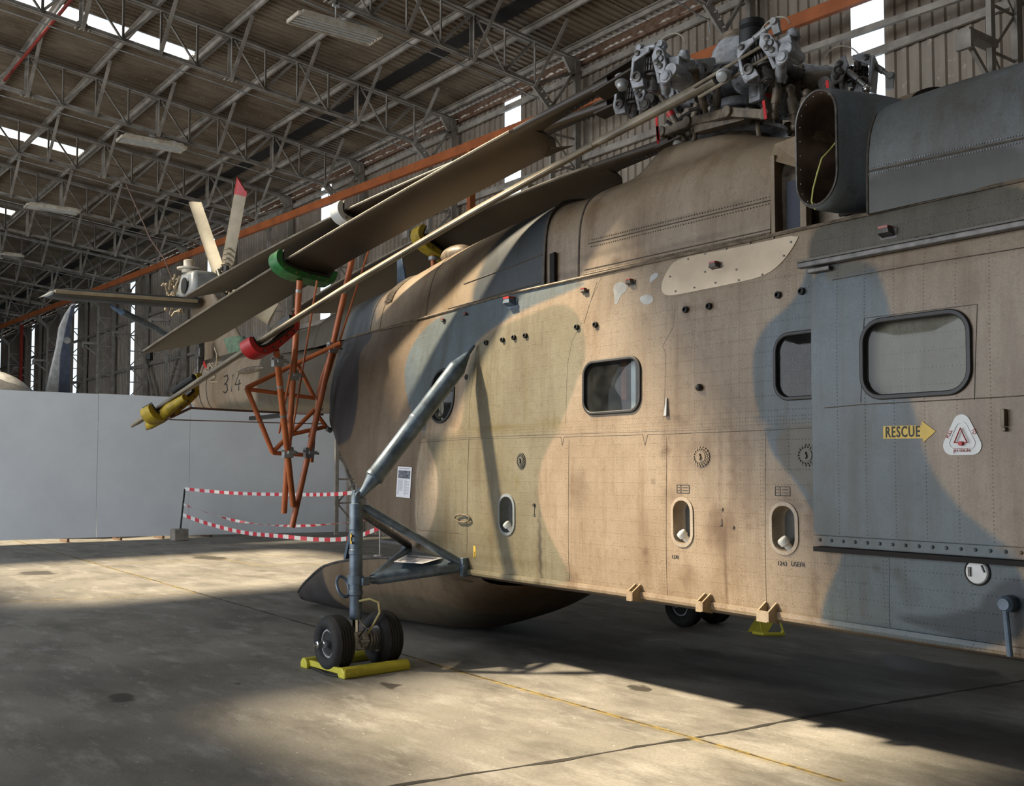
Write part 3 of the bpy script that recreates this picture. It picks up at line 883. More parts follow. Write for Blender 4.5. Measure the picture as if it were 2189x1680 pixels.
STAINS = [(1545, 1130, .13, .15, .8, BR), (1556, 1230, .012, .32, .8, BR), (1425, 1010, .018, .28, .9, DKS), (1427, 965, .05, .04, .8, BR), (1455, 905, .06, .05, .7, BR),
          (1575, 1000, .05, .30, .55, BR), (1600, 1040, .06, .35, .5, BR), (1545, 980, .02, .35, .5, BR), (1240, 1050, .12, .16, .5, BR), (1225, 1240, .07, .12, .5, BR),
          (1475, 1230, .10, .08, .5, BR), (1158, 1170, .022, .33, .95, (.16, .13, .10)), (1470, 662, .05, .05, .8, BR), (1519, 655, .05, .05, .8, BR), (1494, 660, .1, .02, .4, BR),
          (1500, 972, .13, .11, .5, BR), (1755, 680, .022, .20, .8, DKS), (1075, 915, .45, .035, .7, YG), (1180, 905, .2, .05, .6, YG), (1110, 1030, .04, .06, .6, YG), (1130, 860, .05, .3, .3, YG),
          (1880, 1215, .03, .03, .8, DKS), (1930, 1230, .05, .05, .6, DKS), (1950, 1270, .07, .07, .5, DKS), (1435, 1060, .1, .06, .35, BR), (1700, 1075, .08, .10, .5, BR),
          (1740, 1110, .05, .18, .7, BR), (1745, 1270, .03, .25, .5, BR), (1640, 690, .01, .01, .5, BR), (1160, 720, .02, .12, .4, BR), (1230, 560, .02, .3, .5, BR), (1300, 880, .25, .08, .3, BR),
          (1380, 680, .04, .05, .4, BR), (1050, 770, .03, .35, .25, DKS), (1385, 1180, .03, .03, .7, BR), (1402, 1030, .02, .02, .8, DKS), (1660, 770, .025, .06, .6, DKS), (1276, 700, .035, .04, .6, BR),
          (1100, 1170, .5, .12, .25, (.6, .6, .45)), (900, 1180, .3, .1, .35, DKS), (1090, 1200, .6, .05, .5, (.55, .5, .3))]
paint_side = mkpaint(CAMO_SIDE, -1.1, .014, STAINS)
paint_boom = mkpaint(BOOM_TONES, -.45, .05)
paint_door = mkpaint(CAMO_DOOR, -1.18, .014, [(1850, 580, .2, .03, .4, DKS), (1940, 1050, .25, .12, .45, (.5, .6, .6)), (2050, 620, .25, .12, .25, BR), (2000, 560, .5, .03, .4, BR), (1830, 1000, .03, .4, .3, DKS)])
deck_st = [(1290, 545, .5, .03, .5, DKS), (1480, 520, .5, .02, .5, DKS), (1585, 437, .06, .03, .6, DKS), (1275, 450, .05, .3, .5, BR), (1215, 590, .3, .03, .6, DKS), (1330, 560, .06, .04, .8, BR), (1420, 545, .5, .03, .5, BR), (1420, 480, .6, .015, .5, DKS), (1180, 470, .04, .5, .4, DKS)]
paint_deck = mkpaint(CAMO_DECK, -.80, .05, deck_st)
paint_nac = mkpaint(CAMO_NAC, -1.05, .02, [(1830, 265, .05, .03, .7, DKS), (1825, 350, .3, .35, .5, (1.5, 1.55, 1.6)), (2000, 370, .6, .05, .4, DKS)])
def set_paint(o, fn, const=None):
    me = o.data
    n = len(me.vertices); co = np.empty(n * 3); me.vertices.foreach_get('co', co); co = co.reshape(n, 3)
    col = fn(co) if fn else np.tile(np.array(const), (n, 1))
    a = me.color_attributes.new('paint', 'FLOAT_COLOR', 'POINT')
    a.data.foreach_set('color', np.hstack([col, np.ones((n, 1))]).ravel())
    return o

def herm(xs, ys, x):
    """smooth interpolation of rows ys over sorted xs."""
    k = max(0, min(len(xs) - 2, int(np.searchsorted(xs, x) - 1)))
    h = xs[k + 1] - xs[k]; t = min(max((x - xs[k]) / h, 0), 1)
    def m(i):
        if i == 0: return (ys[1] - ys[0]) / (xs[1] - xs[0])
        if i == len(xs) - 1: return (ys[-1] - ys[-2]) / (xs[-1] - xs[-2])
        a = (ys[i] - ys[i - 1]) / (xs[i] - xs[i - 1]); b = (ys[i + 1] - ys[i]) / (xs[i + 1] - xs[i])
        return np.where(a * b > 0, 2 * a * b / (a + b + 1e-12), 0)
    return (2 * t**3 - 3 * t**2 + 1) * ys[k] + (t**3 - 2 * t**2 + t) * h * m(k) + (-2 * t**3 + 3 * t**2) * ys[k + 1] + (t**3 - t**2) * h * m(k + 1)
def bspl(ctrl, n):
    """n points on the quadratic spline through the edge midpoints, ends clamped."""
    c = np.array(ctrl); K = len(c); out = []
    for s in np.linspace(0, K - 2, n):
        k = min(int(s), K - 3) if K > 2 else 0
        t = s - k; p0 = c[k] if k == 0 else (c[k] + c[k + 1]) / 2
        p2 = c[k + 2] if k == K - 3 else (c[k + 1] + c[k + 2]) / 2
        u = t if t <= 1 else 1.
        if k == K - 3: u = min(t, 1.)
        out.append((1 - u)**2 * p0 + 2 * u * (1 - u) * c[k + 1] + u * u * p2)
    return np.array(out)
class Loft:
    def __init__(s, st, n):
        st = sorted(st, key=lambda a: a[0]); s.xs = np.array([a[0] for a in st], float)
        s.ys = np.array([a[1] for a in st], float); s.n = n; s.cache = {}
    def prof(s, x):
        k = round(x, 4)
        if k not in s.cache:
            c = herm(s.xs, s.ys, x)
            P = bspl(c, 60)
            d = np.r_[0, np.cumsum(np.hypot(*(np.diff(P, axis=0)).T))]
            u = np.linspace(0, d[-1], s.n)
            s.cache[k] = np.c_[np.interp(u, d, P[:, 0]), np.interp(u, d, P[:, 1])]
        return s.cache[k]
    def y(s, x, z):
        P = s.prof(x); return float(np.interp(z, P[:, 1], P[:, 0]))
    def rows(s, xs, side=-1):
        return [[(x, side * p[0], p[1]) for p in s.prof(x)] for x in xs]
def inside(fn_list, x, z):
    return any(f(x, z) for f in fn_list)
def rrect(cx, cz, hx, hz, r, n=8):
    P = []
    for (sx, sz, a0) in ((1, 1, 0), (-1, 1, 90), (-1, -1, 180), (1, -1, 270)):
        for i in range(n + 1):
            a = math.radians(a0 + 90 * i / n)
            P.append((cx + sx * (hx - r) + r * math.cos(a), cz + sz * (hz - r) + r * math.sin(a)))
    return P
def in_rr(cx, cz, hx, hz, r):
    def f(x, z):
        dx = max(abs(x - cx) - (hx - r), 0); dz = max(abs(z - cz) - (hz - r), 0)
        return dx * dx + dz * dz < r * r and abs(x - cx) < hx and abs(z - cz) < hz
    return f

heli = thing('helicopter', 'large camouflaged military helicopter with folded rotor blades parked across the hangar', 'helicopter', (0, 0, 0))

def pc(*p): return [tuple(q) for q in p]
ST = [
    (6.9, pc((1.10, .73), (1.12, .95), (1.125, 1.6), (1.125, 2.5), (1.10, 2.98), (1.05, 3.225))),
    (4.0, pc((1.10, .765), (1.12, .95), (1.125, 1.6), (1.125, 2.5), (1.10, 2.98), (1.05, 3.225))),
    (2.0, pc((1.10, .78), (1.12, .95), (1.125, 1.6), (1.125, 2.5), (1.10, 2.98), (1.06, 3.23))),
    (.9, pc((1.10, .775), (1.12, .95), (1.125, 1.6), (1.12, 2.45), (1.095, 2.95), (1.06, 3.23))),
    (.2, pc((1.09, .775), (1.11, .95), (1.115, 1.6), (1.10, 2.40), (1.06, 2.90), (1.00, 3.23))),
    (-.4, pc((1.07, .86), (1.09, 1.0), (1.09, 1.6), (1.07, 2.35), (1.01, 2.88), (.93, 3.23))),
    (-.9, pc((1.05, .97), (1.07, 1.1), (1.06, 1.6), (1.03, 2.3), (.96, 2.85), (.88, 3.23))),
    (-1.9, pc((1.00, 1.41), (1.01, 1.5), (1.0, 1.8), (.97, 2.35), (.90, 2.85), (.79, 3.24))),
    (-2.6, pc((.95, 1.93), (.96, 2.0), (.95, 2.2), (.92, 2.55), (.86, 2.92), (.74, 3.25))),
    (-2.85, pc((.90, 2.14), (.91, 2.25), (.90, 2.4), (.87, 2.65), (.81, 2.96), (.70, 3.25))),
    (-3.02, pc((.86, 2.27), (.86, 2.45), (.86, 2.55), (.83, 2.75), (.77, 3.0), (.66, 3.26))),
    (-3.10, pc((.74, 2.36), (.79, 2.42), (.77, 2.57), (.74, 2.77), (.68, 3.02), (.60, 3.265))),
]
side = Loft(ST, 126)
SY = lambda x, z: -side.y(x, z)
def W2(px0, py0, px1, py1, Y=-1.12):
    a, b = at(px0, py0, Y=Y), at(px1, py1, Y=Y); return a, b
WIN1 = (2.145, 2.33, .315, .20, .105)
WIN2 = (4.02, 2.35, .315, .205, .105)
WINR = (-.30, 2.395, .235, .25, .232)
pk = []
for (x0, y0, x1, y1) in ((1069, 1060, 1099, 1140), (1440, 1068, 1479, 1164), (1651, 1079, 1703, 1180)):
    a, b = at(x0, (y0 + y1) / 2, Y=-1.12), at(x1, (y0 + y1) / 2, Y=-1.12)
    cxp = (x0 + x1) / 2; zt, zb = at(cxp, y0, Y=-1.12).z, at(cxp, y1, Y=-1.12).z
    hx = (b.x - a.x) / 2
    pk.append(((a.x + b.x) / 2, (zt + zb) / 2, hx, (zt - zb) / 2, hx * .93))
holes = [in_rr(*WIN1), in_rr(*WIN2), in_rr(*WINR)] + [in_rr(*p) for p in pk]
def body_mesh(loft, x0, x1, step, sidesgn, holes=()):
    n = int(round((x1 - x0) / step)); xs = [x0 + (x1 - x0) * i / n for i in range(n + 1)]
    rows = loft.rows(xs, sidesgn); m = len(rows[0]); vs = [p for r in rows for p in r]; fs = []
    for i in range(n):
        for j in range(m - 1):
            if holes:
                q = rows[i][j]; q2 = rows[i + 1][j + 1]
                cx, cz = (q[0] + q2[0]) / 2, (q[2] + q2[2]) / 2
                if inside(holes, cx, cz): continue
            f = (i * m + j, i * m + j + 1, (i + 1) * m + j + 1, (i + 1) * m + j)
            fs.append(f if sidesgn > 0 else f[::-1])
    return vs, fs
mb = MB(); mb.add(*body_mesh(side, -3.10, 6.9, .02, -1, holes)); mb.add(*body_mesh(side, -3.10, 6.9, .1, 1))
# deck between the edges and rear closing frame
dk = [[(x, s * side.prof(x)[-1][0], side.prof(x)[-1][1]) for s in (-1, -.5, 0, .5, 1)] for x in np.arange(-3.10, 6.91, .24)]
mb.grid(dk)
fus = part('fuselage', mb, M['skin'], heli, fix=False, smooth=40)
set_paint(fus, paint_side)
# inner lining so the windows look into a cabin
mb = MB()
for s in (-1, 1):
    hh = [in_rr(w[0], w[1], w[2] + .02, w[3] + .02, w[4]) for w in ((WIN1, WIN2) if s < 0 else (WIN1,))] + ([in_rr(WINR[0], WINR[1], .26, .27, .25)] if s < 0 else [])
    xs = np.arange(-2.8, 6.9, .06); rows = []
    for x in xs:
        P = side.prof(float(x)); rows.append([(x, s * (np.interp(z, P[:, 1], P[:, 0]) - .10), z) for z in np.linspace(max(P[0][1] + .02, .95), P[-1][1] - .04, 40)])
    m = 40; vs = [p for r in rows for p in r]; fs = []
    for i in range(len(rows) - 1):
        for j in range(m - 1):
            q, q2 = rows[i][j], rows[i + 1][j + 1]
            if inside(hh, (q[0] + q2[0]) / 2, (q[2] + q2[2]) / 2): continue
            fs.append((i * m + j, i * m + j + 1, (i + 1) * m + j + 1, (i + 1) * m + j))
    mb.add(vs, fs)
mb.box((2.4, 0, .95), (8, 1.96, .03))
part('cabin_lining', mb, M['interior'], heli, smooth=0, fix=False)
part('cabin_floor_beam', MB().box((6.9, 0, 1.9), (.03, 2.0, 2.3)), M['interior'], heli, smooth=0)

# keel below the chine
mb = MB()
for s in (-1, 1):
    rows = []
    for x in np.arange(-.5, 6.91, .2):
        P = side.prof(float(x)); y, z = P[0]
        rows.append([(x, s * y, z), (x, s * (y - .02), z - .035), (x, s * (y - .10), z - .06), (x, s * .5, z - .10), (x, 0, z - .13)])
    mb.grid(rows)
part('keel', mb, simple('dirty_brown_keel_paint', (.06, .045, .033), .6), heli, smooth=30, fix=False)
# chine strip with brackets
def surf_strip(pts, w, off, tube_r=None):
    return [V((x, SY(x, z) - off, z)) for x, z in pts]
mb = MB()
rows = []
for x in np.arange(.2, 6.9, .05):
    z = side.prof(float(x))[0][1]; y = -side.prof(float(x))[0][0]
    rows.append([(x, y - .018, z - .02), (x, y - .024, z), (x, y - .022, z + .028), (x, y - .008, z + .030)])
mb.grid(rows)
set_paint(part('chine_strip', mb, M['skin'], heli, fix=False, smooth=20), paint_side)
for px, w in ((1352, .05), (1500, .05), (1630, .085)):
    g = at(px, 1262 + (px - 1352) * .122, Y=-1.14)
    zc = side.prof(float(g.x))[0][1]
    mb = MB()
    P = [(g.x, -1.115, zc + .085), (g.x, -1.20, zc + .03), (g.x, -1.20, zc - .03), (g.x, -1.10, zc - .05)]
    mb.prism(P, (.012, 0, 0)); mb.prism([(p[0] + w, p[1], p[2]) for p in P], (.012, 0, 0))
    mb.box((g.x + w / 2, -1.195, zc), (w, .012, .07))
    set_paint(part('chine_bracket', mb, M['skin_top'], heli, smooth=0), None, TS)

# seams, laps and rivet strips lying on the skin
def seam(pts, r=.003, off=.001, name='panel_seam'):
    P = []
    for k in range(len(pts) - 1):
        (x0, z0), (x1, z1) = pts[k], pts[k + 1]; n = max(2, int(math.hypot(x1 - x0, z1 - z0) / .08))
        for i in range(n): P.append((x0 + (x1 - x0) * i / n, z0 + (z1 - z0) * i / n))
    P.append(pts[-1])
    return MB().tube([V((x, SY(x, z) - off, z)) for x, z in P], r, 5)
M['seam'] = simple('dark_seam_sealant', (.10, .08, .058), .7, 0, .3, 20)
def pz(px, py): g = at(px, py, Y=-1.12); return (g.x, g.z)
mb = MB()
def addseam(px, r=.003):
    s = seam([pz(*p) for p in px], r * .62, .0003); mb.add(s.v, s.f)
addseam([(1000, 938), (1185, 934), (1200, 934), (1203, 952), (1207, 934), (1375, 929), (1380, 952), (1386, 929), (1630, 920), (1762, 913)], .0035)
addseam([(1000, 938), (997, 1090), (995, 1180)], .004)
addseam([(885, 946), (1000, 938)], .004)
addseam([(1000, 938), (1000, 860), (1006, 800), (1010, 745)], .002)
addseam([(1420, 900), (1422, 840), (1424, 755), (1416, 740), (1424, 725), (1438, 700), (1440, 660)], .002)
addseam([(1210, 912), (1213, 780), (1221, 730), (1240, 690), (1275, 590)], .002)
addseam([(1260, 610), (1240, 690)], .002)
addseam([(885, 1133), (998, 1142)], .004)
addseam([(888, 950), (884, 975), (889, 1000), (884, 1030), (888, 1060), (884, 1100), (886, 1133)], .002)
part('panel_seam', mb, M['seam'], heli)
mb = MB()
def lap(px0, px1, w, off=.0018):
    (x0, z0), (x1, z1) = pz(*px0), pz(*px1)
    n = 40; rows = []
    L = math.hypot(x1 - x0, z1 - z0); nx, nz = -(z1 - z0) / L * w / 2, (x1 - x0) / L * w / 2
    for i in range(n + 1):
        x = x0 + (x1 - x0) * i / n; z = z0 + (z1 - z0) * i / n
        row = []
        for k, o in ((1, 0), (1, off), (-1, off), (-1, 0)):
            row.append((x + nx * k, SY(x + nx * k, z + nz * k) - o - .0005, z + nz * k))
        rows.append(row)
    mb.grid(rows)
lap((890, 930), (1762, 897), .075)
lap((1213, 940), (1210, 1240), .05)
lap((1421, 935), (1418, 1280), .05)
lap((1632, 925), (1630, 1305), .045)
lap((1893, 1180), (1891, 1345), .05)
lap((996, 945), (992, 1165), .06)
lap((1262, 600), (1241, 690), .05)
set_paint(part('riveted_lap_strip', mb, skinmat('lap_strip_skin', rowp=.024, colp=.024), heli, fix=False, smooth=0), paint_side)

# windows -----------------------------------------------------------------
def window(w, yf, name, glassname, mat='black', fr=.023, proud=.015, bulge=0., parent=None, recess=.03):
    cx, cz, hx, hz, r = w
    o = rrect(cx, cz, hx + fr * .55, hz + fr * .55, r + fr * .55, 10); i = rrect(cx, cz, hx - fr * .55, hz - fr * .55, max(r - fr * .55, .01), 10)
    mb = MB().ring([(a, yf(a, b) - proud, b) for a, b in o], [(a, yf(a, b) - proud * 1.1, b) for a, b in i], (0, recess + proud, 0))
    f = part(name, mb, M[mat], parent or heli, smooth=50, bevel=.006)
    rows = []
    P = rrect(cx, cz, 1, 1, 1, 10)
    ctr = []
    for k in range(9):
        s = k / 8
        row = [(cx + (a - cx) * s, cz + (b - cz) * s) for a, b in rrect(cx, cz, hx - fr * .3, hz - fr * .3, max(r - fr * .3, .01), 10)]
        row.append(row[0])
        rows.append([(a, yf(a, b) + .008 - bulge * (1 - s * s), b) for a, b in row])
    g = part(glassname, MB().grid(rows), M['glass'], f, smooth=80, fix=False)
    if sum(p.normal.y for p in g.data.polygons) > 0: g.data.flip_normals()
    return f
window(WIN1, SY, 'cabin_window', 'pane', bulge=.006)
window(WIN2, SY, 'cabin_window', 'pane', bulge=.006)
window(WINR, SY, 'round_window', 'pane', bulge=.07, fr=.024)
# bright thin inner bead on the rear cabin window
# cabin contents glimpsed through the glass
mb = MB()
for x, w in ((1.95, .06), (2.2, .05), (2.33, .06)):
    mb.box((x, -.80, 2.42), (w, .03, .34))
part('seat_strap', mb, M['seatcloth'], heli, smooth=0)
part('cabin_frame', MB().beam((2.16, -.86, 1.1), (2.16, -.86, 3.1), .10, .05).beam((-.2, -.86, 1.3), (-.2, -.80, 3.0), .07, .05).beam((3.9, -.86, 1.1), (3.9, -.86, 3.1), .08, .05), M['gear_light'], heli, smooth=0)

# light pockets ---------------------------------------------------------------
for k, p in enumerate(pk):
    cx, cz, hx, hz, r = p
    o = rrect(cx, cz, hx + .018, hz + .018, r + .018, 8); i = rrect(cx, cz, hx - .006, hz - .006, r - .006, 8)
    mb = MB().ring([(a, SY(a, b) - .008, b) for a, b in o], [(a, SY(a, b) - .010, b) for a, b in i], (0, .02, 0))
    rows = []
    for (d, s) in ((-.006, 1.0), (.03, .99), (.075, .93), (.10, .8), (.11, .5), (.112, 0.)):
        q = rrect(cx, cz, (hx - .004) * s + 1e-4, (hz - .004) * (1 - (1 - s) * hx / hz) + 1e-4, (r - .004) * s + 5e-5, 8); q.append(q[0])
        rows.append([(a, SY(cx, cz) + d, b) for a, b in q])
    mb.grid(rows)
    col = (.20, .24, .28) if k == 0 else (.36, .31, .25)
    f = part('lamp_recess', mb, M['skin_top'], heli, smooth=50, fix=False); set_paint(f, None, col)
    lz = cz - hz * .52
    b0 = V((cx + .01, SY(cx, cz) + .055, lz - .06)); d = V((-.35, -.55, .75)).normalized()
    mb = MB().lathe(b0, d, [(0, .022), (.05, .024), (.055, .034), (.085, .036), (.095, .030), (.10, .012)], 20)
    mb.sphere(b0 + V((.012, .0, -.02)), .016)
    part('signal_lamp', mb, M['white'], f)
    part('star_hole', MB().prism([(cx + .012 + q * math.cos(a), SY(cx, cz) + .098, cz + hz * .62 + q * math.sin(a)) for a, q in [(math.pi / 4 * j + .3, (.026 if j % 2 == 0 else .007)) for j in range(8)]], (0, .004, 0)), M['black'], f, smooth=0)

# small fittings on the side --------------------------------------------------
for k, (px, py) in enumerate(((1037, 733), (1075, 727), (1100, 722), (1125, 718), (1236, 700), (1276, 695), (1469, 663), (1519, 656), (1667, 632), (1717, 624), (1961, 516), (1988, 510))):
    g = at(px, py, Y=-1.10); y = SY(g.x, g.z)
    mb = MB().lathe((g.x, y + .01, g.z), (0, -1, .12), [(0, .023), (.03, .023), (.034, .018), (.034, .014), (.015, .012), (.012, .001)], 20)
    part('drain_port', mb, M['black'], heli)
for (px, py, m) in ((1538, 571, 1), (1357, 606, .85), (1258, 624, .75), (1905, 500, 1.15), (988, 672, .6), (931, 684, .6), (1100, 648, 1.5)):
    g = at(px, py, Y=-1.05); y = SY(g.x, min(g.z, 3.2)) - .004; s = m
    mb = MB().prism([(g.x - .045 * s, y + .01, g.z - .03 * s), (g.x + .05 * s, y + .01, g.z - .03 * s), (g.x + .05 * s, y + .01, g.z + .02 * s), (g.x - .045 * s, y + .01, g.z + .02 * s)], (0, -.012, 0))
    mb.hexa([(g.x - .035 * s, y, g.z - .02 * s), (g.x + .04 * s, y, g.z - .02 * s), (g.x + .035 * s, y - .05 * s, g.z - .005 * s), (g.x - .03 * s, y - .05 * s, g.z - .005 * s),
             (g.x - .03 * s, y, g.z + .02 * s), (g.x + .03 * s, y, g.z + .02 * s), (g.x + .025 * s, y - .045 * s, g.z + .02 * s), (g.x - .025 * s, y - .045 * s, g.z + .02 * s)])
    f = part('formation_light', mb, M['alu_dark'] if m != 1.5 else M['gear'], heli, smooth=0)
    part('red_lens', MB().box((g.x, y - .025 * s, g.z + .026 * s), (.055 * s, .045 * s, .012 * s)), M['lens_red'], f, smooth=0)
for (px, py, hx, hz, col) in ((1113, 985, .05, .058, OL), (1498, 976, .07, .06, T1), (1724, 973, .07, .06, OL)):
    g = at(px, py, Y=-1.13); y = SY(g.x, g.z)
    mb = MB()
    for sc, d in ((1.0, .006), (.62, .012)):
        o = rrect(g.x, g.z, hx * sc, hz * sc, min(hx, hz) * sc * .9, 6)
        mb.prism([(a, y + .005, b) for a, b in o], (0, -.005 - d, 0))
    for j in range(18):
        a = 2 * math.pi * j / 18
        mb.cyl((g.x + hx * .86 * math.cos(a), y, g.z + hz * .86 * math.sin(a)), (g.x + hx * .86 * math.cos(a), y - .016, g.z + hz * .86 * math.sin(a)), .0055, n=6)
        mb.box((g.x + hx * 1.04 * math.cos(a), y - .003, g.z + hz * 1.04 * math.sin(a)), (.014, .01, .014))
    mb.box((g.x, y - .018, g.z), (.008, .012, hz * .7)).box((g.x, y - .018, g.z - .005), (.02, .01, .02))
    set_paint(part('access_cover', mb, M['skin_top'], heli, smooth=30), None, col)
g = at(1496, 828, Y=-1.13); y = SY(g.x, g.z)
f = part('navigation_lamp', MB().lathe((g.x - .055, y + .002, g.z - .004), (1, -.28, .05), [(0, .001), (.02, .012), (.04, .021), (.055, .024)], 16), M['alu_brown'], heli)
part('lamp_lens', MB().sphere((g.x + .004, y - .018, g.z), .024, 16, 10), M['black'], f, smooth=80)
g = at(1425, 870, Y=-1.13); y = SY(g.x, g.z)
part('vent_scoop', MB().prism([(g.x - .018, y - .022, g.z - .065), (g.x + .012, y - .022, g.z - .065), (g.x + .008, y - .012, g.z + .065), (g.x - .002, y - .012, g.z + .065)], (0, .03, 0)), M['gear_light'], heli, smooth=0, bevel=.003)
for (px, py) in ((1542, 1088), (1566, 1127), (1542, 1117)):
    g = at(px, py, Y=-1.13); y = SY(g.x, g.z)
    if px == 1542 and py == 1117:
        part('stencil_mark', MB().box((g.x, y - .001, g.z), (.008, .002, .05)).box((g.x - .008, y - .001, g.z - .022), (.02, .002, .008)), M['black_paint'], heli, smooth=0)
    else:
        part('drain_plug', MB().lathe((g.x, y, g.z), (0, -1, 0), [(0, .012), (.008, .011), (.01, .004)], 12), M['alu_brown'], heli)
g = at(994, 806, Y=-1.1); y = SY(g.x, g.z)
part('static_port', MB().cyl((g.x, y + .01, g.z), (g.x, y - .004, g.z), .026, n=16), M['void'], heli)
# oval hand grip, yellow mark, step plate
g = at(990, 1108, Y=-1.12)
part('grab_handle', MB().tube([(g.x + .12 * math.cos(a), SY(g.x, g.z) - .02, g.z + .035 * math.sin(a)) for a in np.linspace(0, 2 * math.pi, 17)[:-1]], .008, 8, True), M['alu_brown'], heli)
g = at(1012, 1178, Y=-1.12)
part('yellow_marker', MB().box((g.x, SY(g.x, g.z) - .001, g.z + .02), (.032, .002, .055)).box((g.x - .01, SY(g.x, g.z) - .001, g.z - .03), (.01, .002, .05)).box((g.x + .01, SY(g.x, g.z) - .001, g.z - .03), (.01, .002, .05)), M['sign_yellow'], heli, smooth=0)
g = at(2086, 1223, Y=-1.14); y = SY(g.x, g.z)
f = part('fuel_cap', MB().lathe((g.x, y + .005, g.z), (0, -1, 0), [(0, .064), (.012, .064), (.02, .058), (.022, .001)], 36), M['white'], heli)
part('cap_ring', MB().tube([(g.x + .068 * math.cos(a), y - .004, g.z + .068 * math.sin(a)) for a in np.linspace(0, 2 * math.pi, 33)[:-1]], .006, 6, True), M['black'], f)
part('cap_latch', MB().box((g.x - .035, y - .02, g.z), (.014, .012, .05)).box((g.x + .04, y - .02, g.z + .02), (.006, .012, .04), (V((.9, 0, .4)), V((0, 1, 0)), V((-.4, 0, .9)))), M['alu_dark'], f, smooth=0)
g = at(2144, 1292, Y=-1.2)
f = part('nose_side_strut', MB().cyl((g.x, -1.18, g.z - .02), (g.x + .02, -1.18, .74), .016, n=10).lathe((g.x, -1.20, g.z), (0, 1, 0), [(0, .03), (.02, .045), (.08, .045)], 16), M['gear'], heli)
g = at(1747, 1152, Y=-1.15)
part('door_stop', MB().box((g.x, -1.14, g.z), (.045, .04, .03)).cyl((g.x - .005, -1.15, g.z + .015), (g.x - .005, -1.17, g.z + .015), .012), M['alu_brown'], heli, bevel=.003)

# bare aluminium repair plate below the cowling
pl = [(1432, 556), (1460, 545), (1540, 531), (1620, 514), (1697, 497), (1688, 522), (1672, 550), (1650, 575), (1620, 592), (1560, 606), (1500, 618), (1440, 630), (1420, 631), (1409, 622), (1408, 605), (1414, 585), (1423, 567)]
P = [pz(*p) for p in pl]
def surf_patch(P, off, name, mat, parent, nz=12, bolts=None):
    cx = sum(p[0] for p in P) / len(P); cz = sum(p[1] for p in P) / len(P)
    Q = smoothpoly(P, 1); rows = []
    for k in range(nz + 1):
        s = max(k / nz, .002)
        r = [(cx + (a - cx) * s, cz + (b - cz) * s) for a, b in Q]; r.append(r[0])
        rows.append([(a, SY(a, min(b, 3.22)) - off, b) for a, b in r])
    rows.append([(a, b + off, c) for a, b, c in rows[-1]])
    return part(name, MB().grid(rows), mat, parent, smooth=30, fix=False)
plate = surf_patch(P, .006, 'repair_plate', M['plate'], heli)
mb = MB()
for px, py in ((1440, 622), (1480, 614), (1525, 604), (1575, 598), (1625, 586), (1668, 545), (1680, 515), (1640, 505), (1590, 517), (1540, 530), (1495, 540), (1460, 552), (1425, 590), (1568, 575), (1500, 580)):
    x, z = pz(px, py); mb.cyl((x, SY(x, z) - .005, z), (x, SY(x, z) - .011, z), .007, n=8)
part('plate_screw', mb, M['alu_dark'], plate)
# flaked paint
def flake(px, seed):
    P = [pz(*p) for p in px]
    return surf_patch(P, .0015, 'flaked_paint_patch', M['gear_light'], heli, 4)
flake([(1306, 604), (1322, 600), (1334, 612), (1330, 624), (1320, 630), (1316, 648), (1309, 650), (1307, 630), (1303, 618)], 1)
flake([(1360, 636), (1372, 629), (1388, 630), (1393, 642), (1384, 650), (1370, 650)], 2)
flake([(1380, 590), (1390, 581), (1398, 583), (1396, 592), (1386, 600), (1381, 605)], 3)

# text ---------------------------------------------------------------------
def text(s, size, mat, parent, origin, ux=(1, 0, 0), uz=(0, 0, 1), name='lettering', bold=0, sx=1., spacing=1., align='CENTER', depth=.0008):
    cu = bpy.data.curves.new(name, 'FONT'); cu.body = s; cu.size = size; cu.align_x = align; cu.align_y = 'CENTER'
    cu.offset = bold; cu.extrude = depth; cu.space_character = spacing; cu.resolution_u = 3
    tmp = bpy.data.objects.new('tmp', cu); COL.objects.link(tmp)
    dg = bpy.context.evaluated_depsgraph_get(); dg.update()
    me = bpy.data.meshes.new_from_object(tmp.evaluated_get(dg)); me.name = name
    bpy.data.objects.remove(tmp)
    o_, a, b = V(origin), V(ux), V(uz); n = a.cross(b); off = rootloc(parent) if parent else V((0, 0, 0))
    for v in me.vertices:
        p = o_ + a * (v.co.x * sx) + b * v.co.y + n * v.co.z - off
        v.co = p
    me.materials.clear(); me.materials.append(mat)
    o = bpy.data.objects.new(name, me); COL.objects.link(o); o.parent = parent
    return o

# stencils on the side
def sidepx(px, py): g = at(px, py, Y=-1.13); return V((g.x, SY(g.x, g.z) - .002, g.z))
text('1370', .035, M['black_paint'], heli, sidepx(1441, 1191))
text('1243', .04, M['black_paint'], heli, sidepx(1670, 1205))
text('USEFR', .04, M['black_paint'], heli, sidepx(1704, 1207))
for px in (1459, 1672):
    c = sidepx(px, 1045 + (5 if px > 1500 else 0)); w, h = .058, .028
    mb = MB()
    for s in (-1, 1):
        mb.box((c.x, c.y, c.z + s * h), (2 * w, .002, .004)); mb.box((c.x + s * w, c.y, c.z), (.003, .002, 2 * h))
    mb.box((c.x - .02, c.y, c.z), (.003, .002, 2 * h))
    for s in (-1, 1): mb.box((c.x + .02, c.y, c.z + s * .01), (.05, .0015, .004)); mb.box((c.x - .04, c.y, c.z + s * .01), (.02, .0015, .004))
    part('stencil_box', mb, M['black_paint'], heli, smooth=0)
c = sidepx(1141, 1095)
part('earth_mark', MB().box((c.x, c.y, c.z + .01), (.004, .002, .06)).box((c.x, c.y, c.z - .02), (.035, .002, .005)).box((c.x, c.y, c.z - .033), (.022, .002, .005)).cyl((c.x, c.y + .004, c.z + .06), (c.x, c.y - .01, c.z + .06), .014, n=10), M['black_paint'], heli, smooth=0)

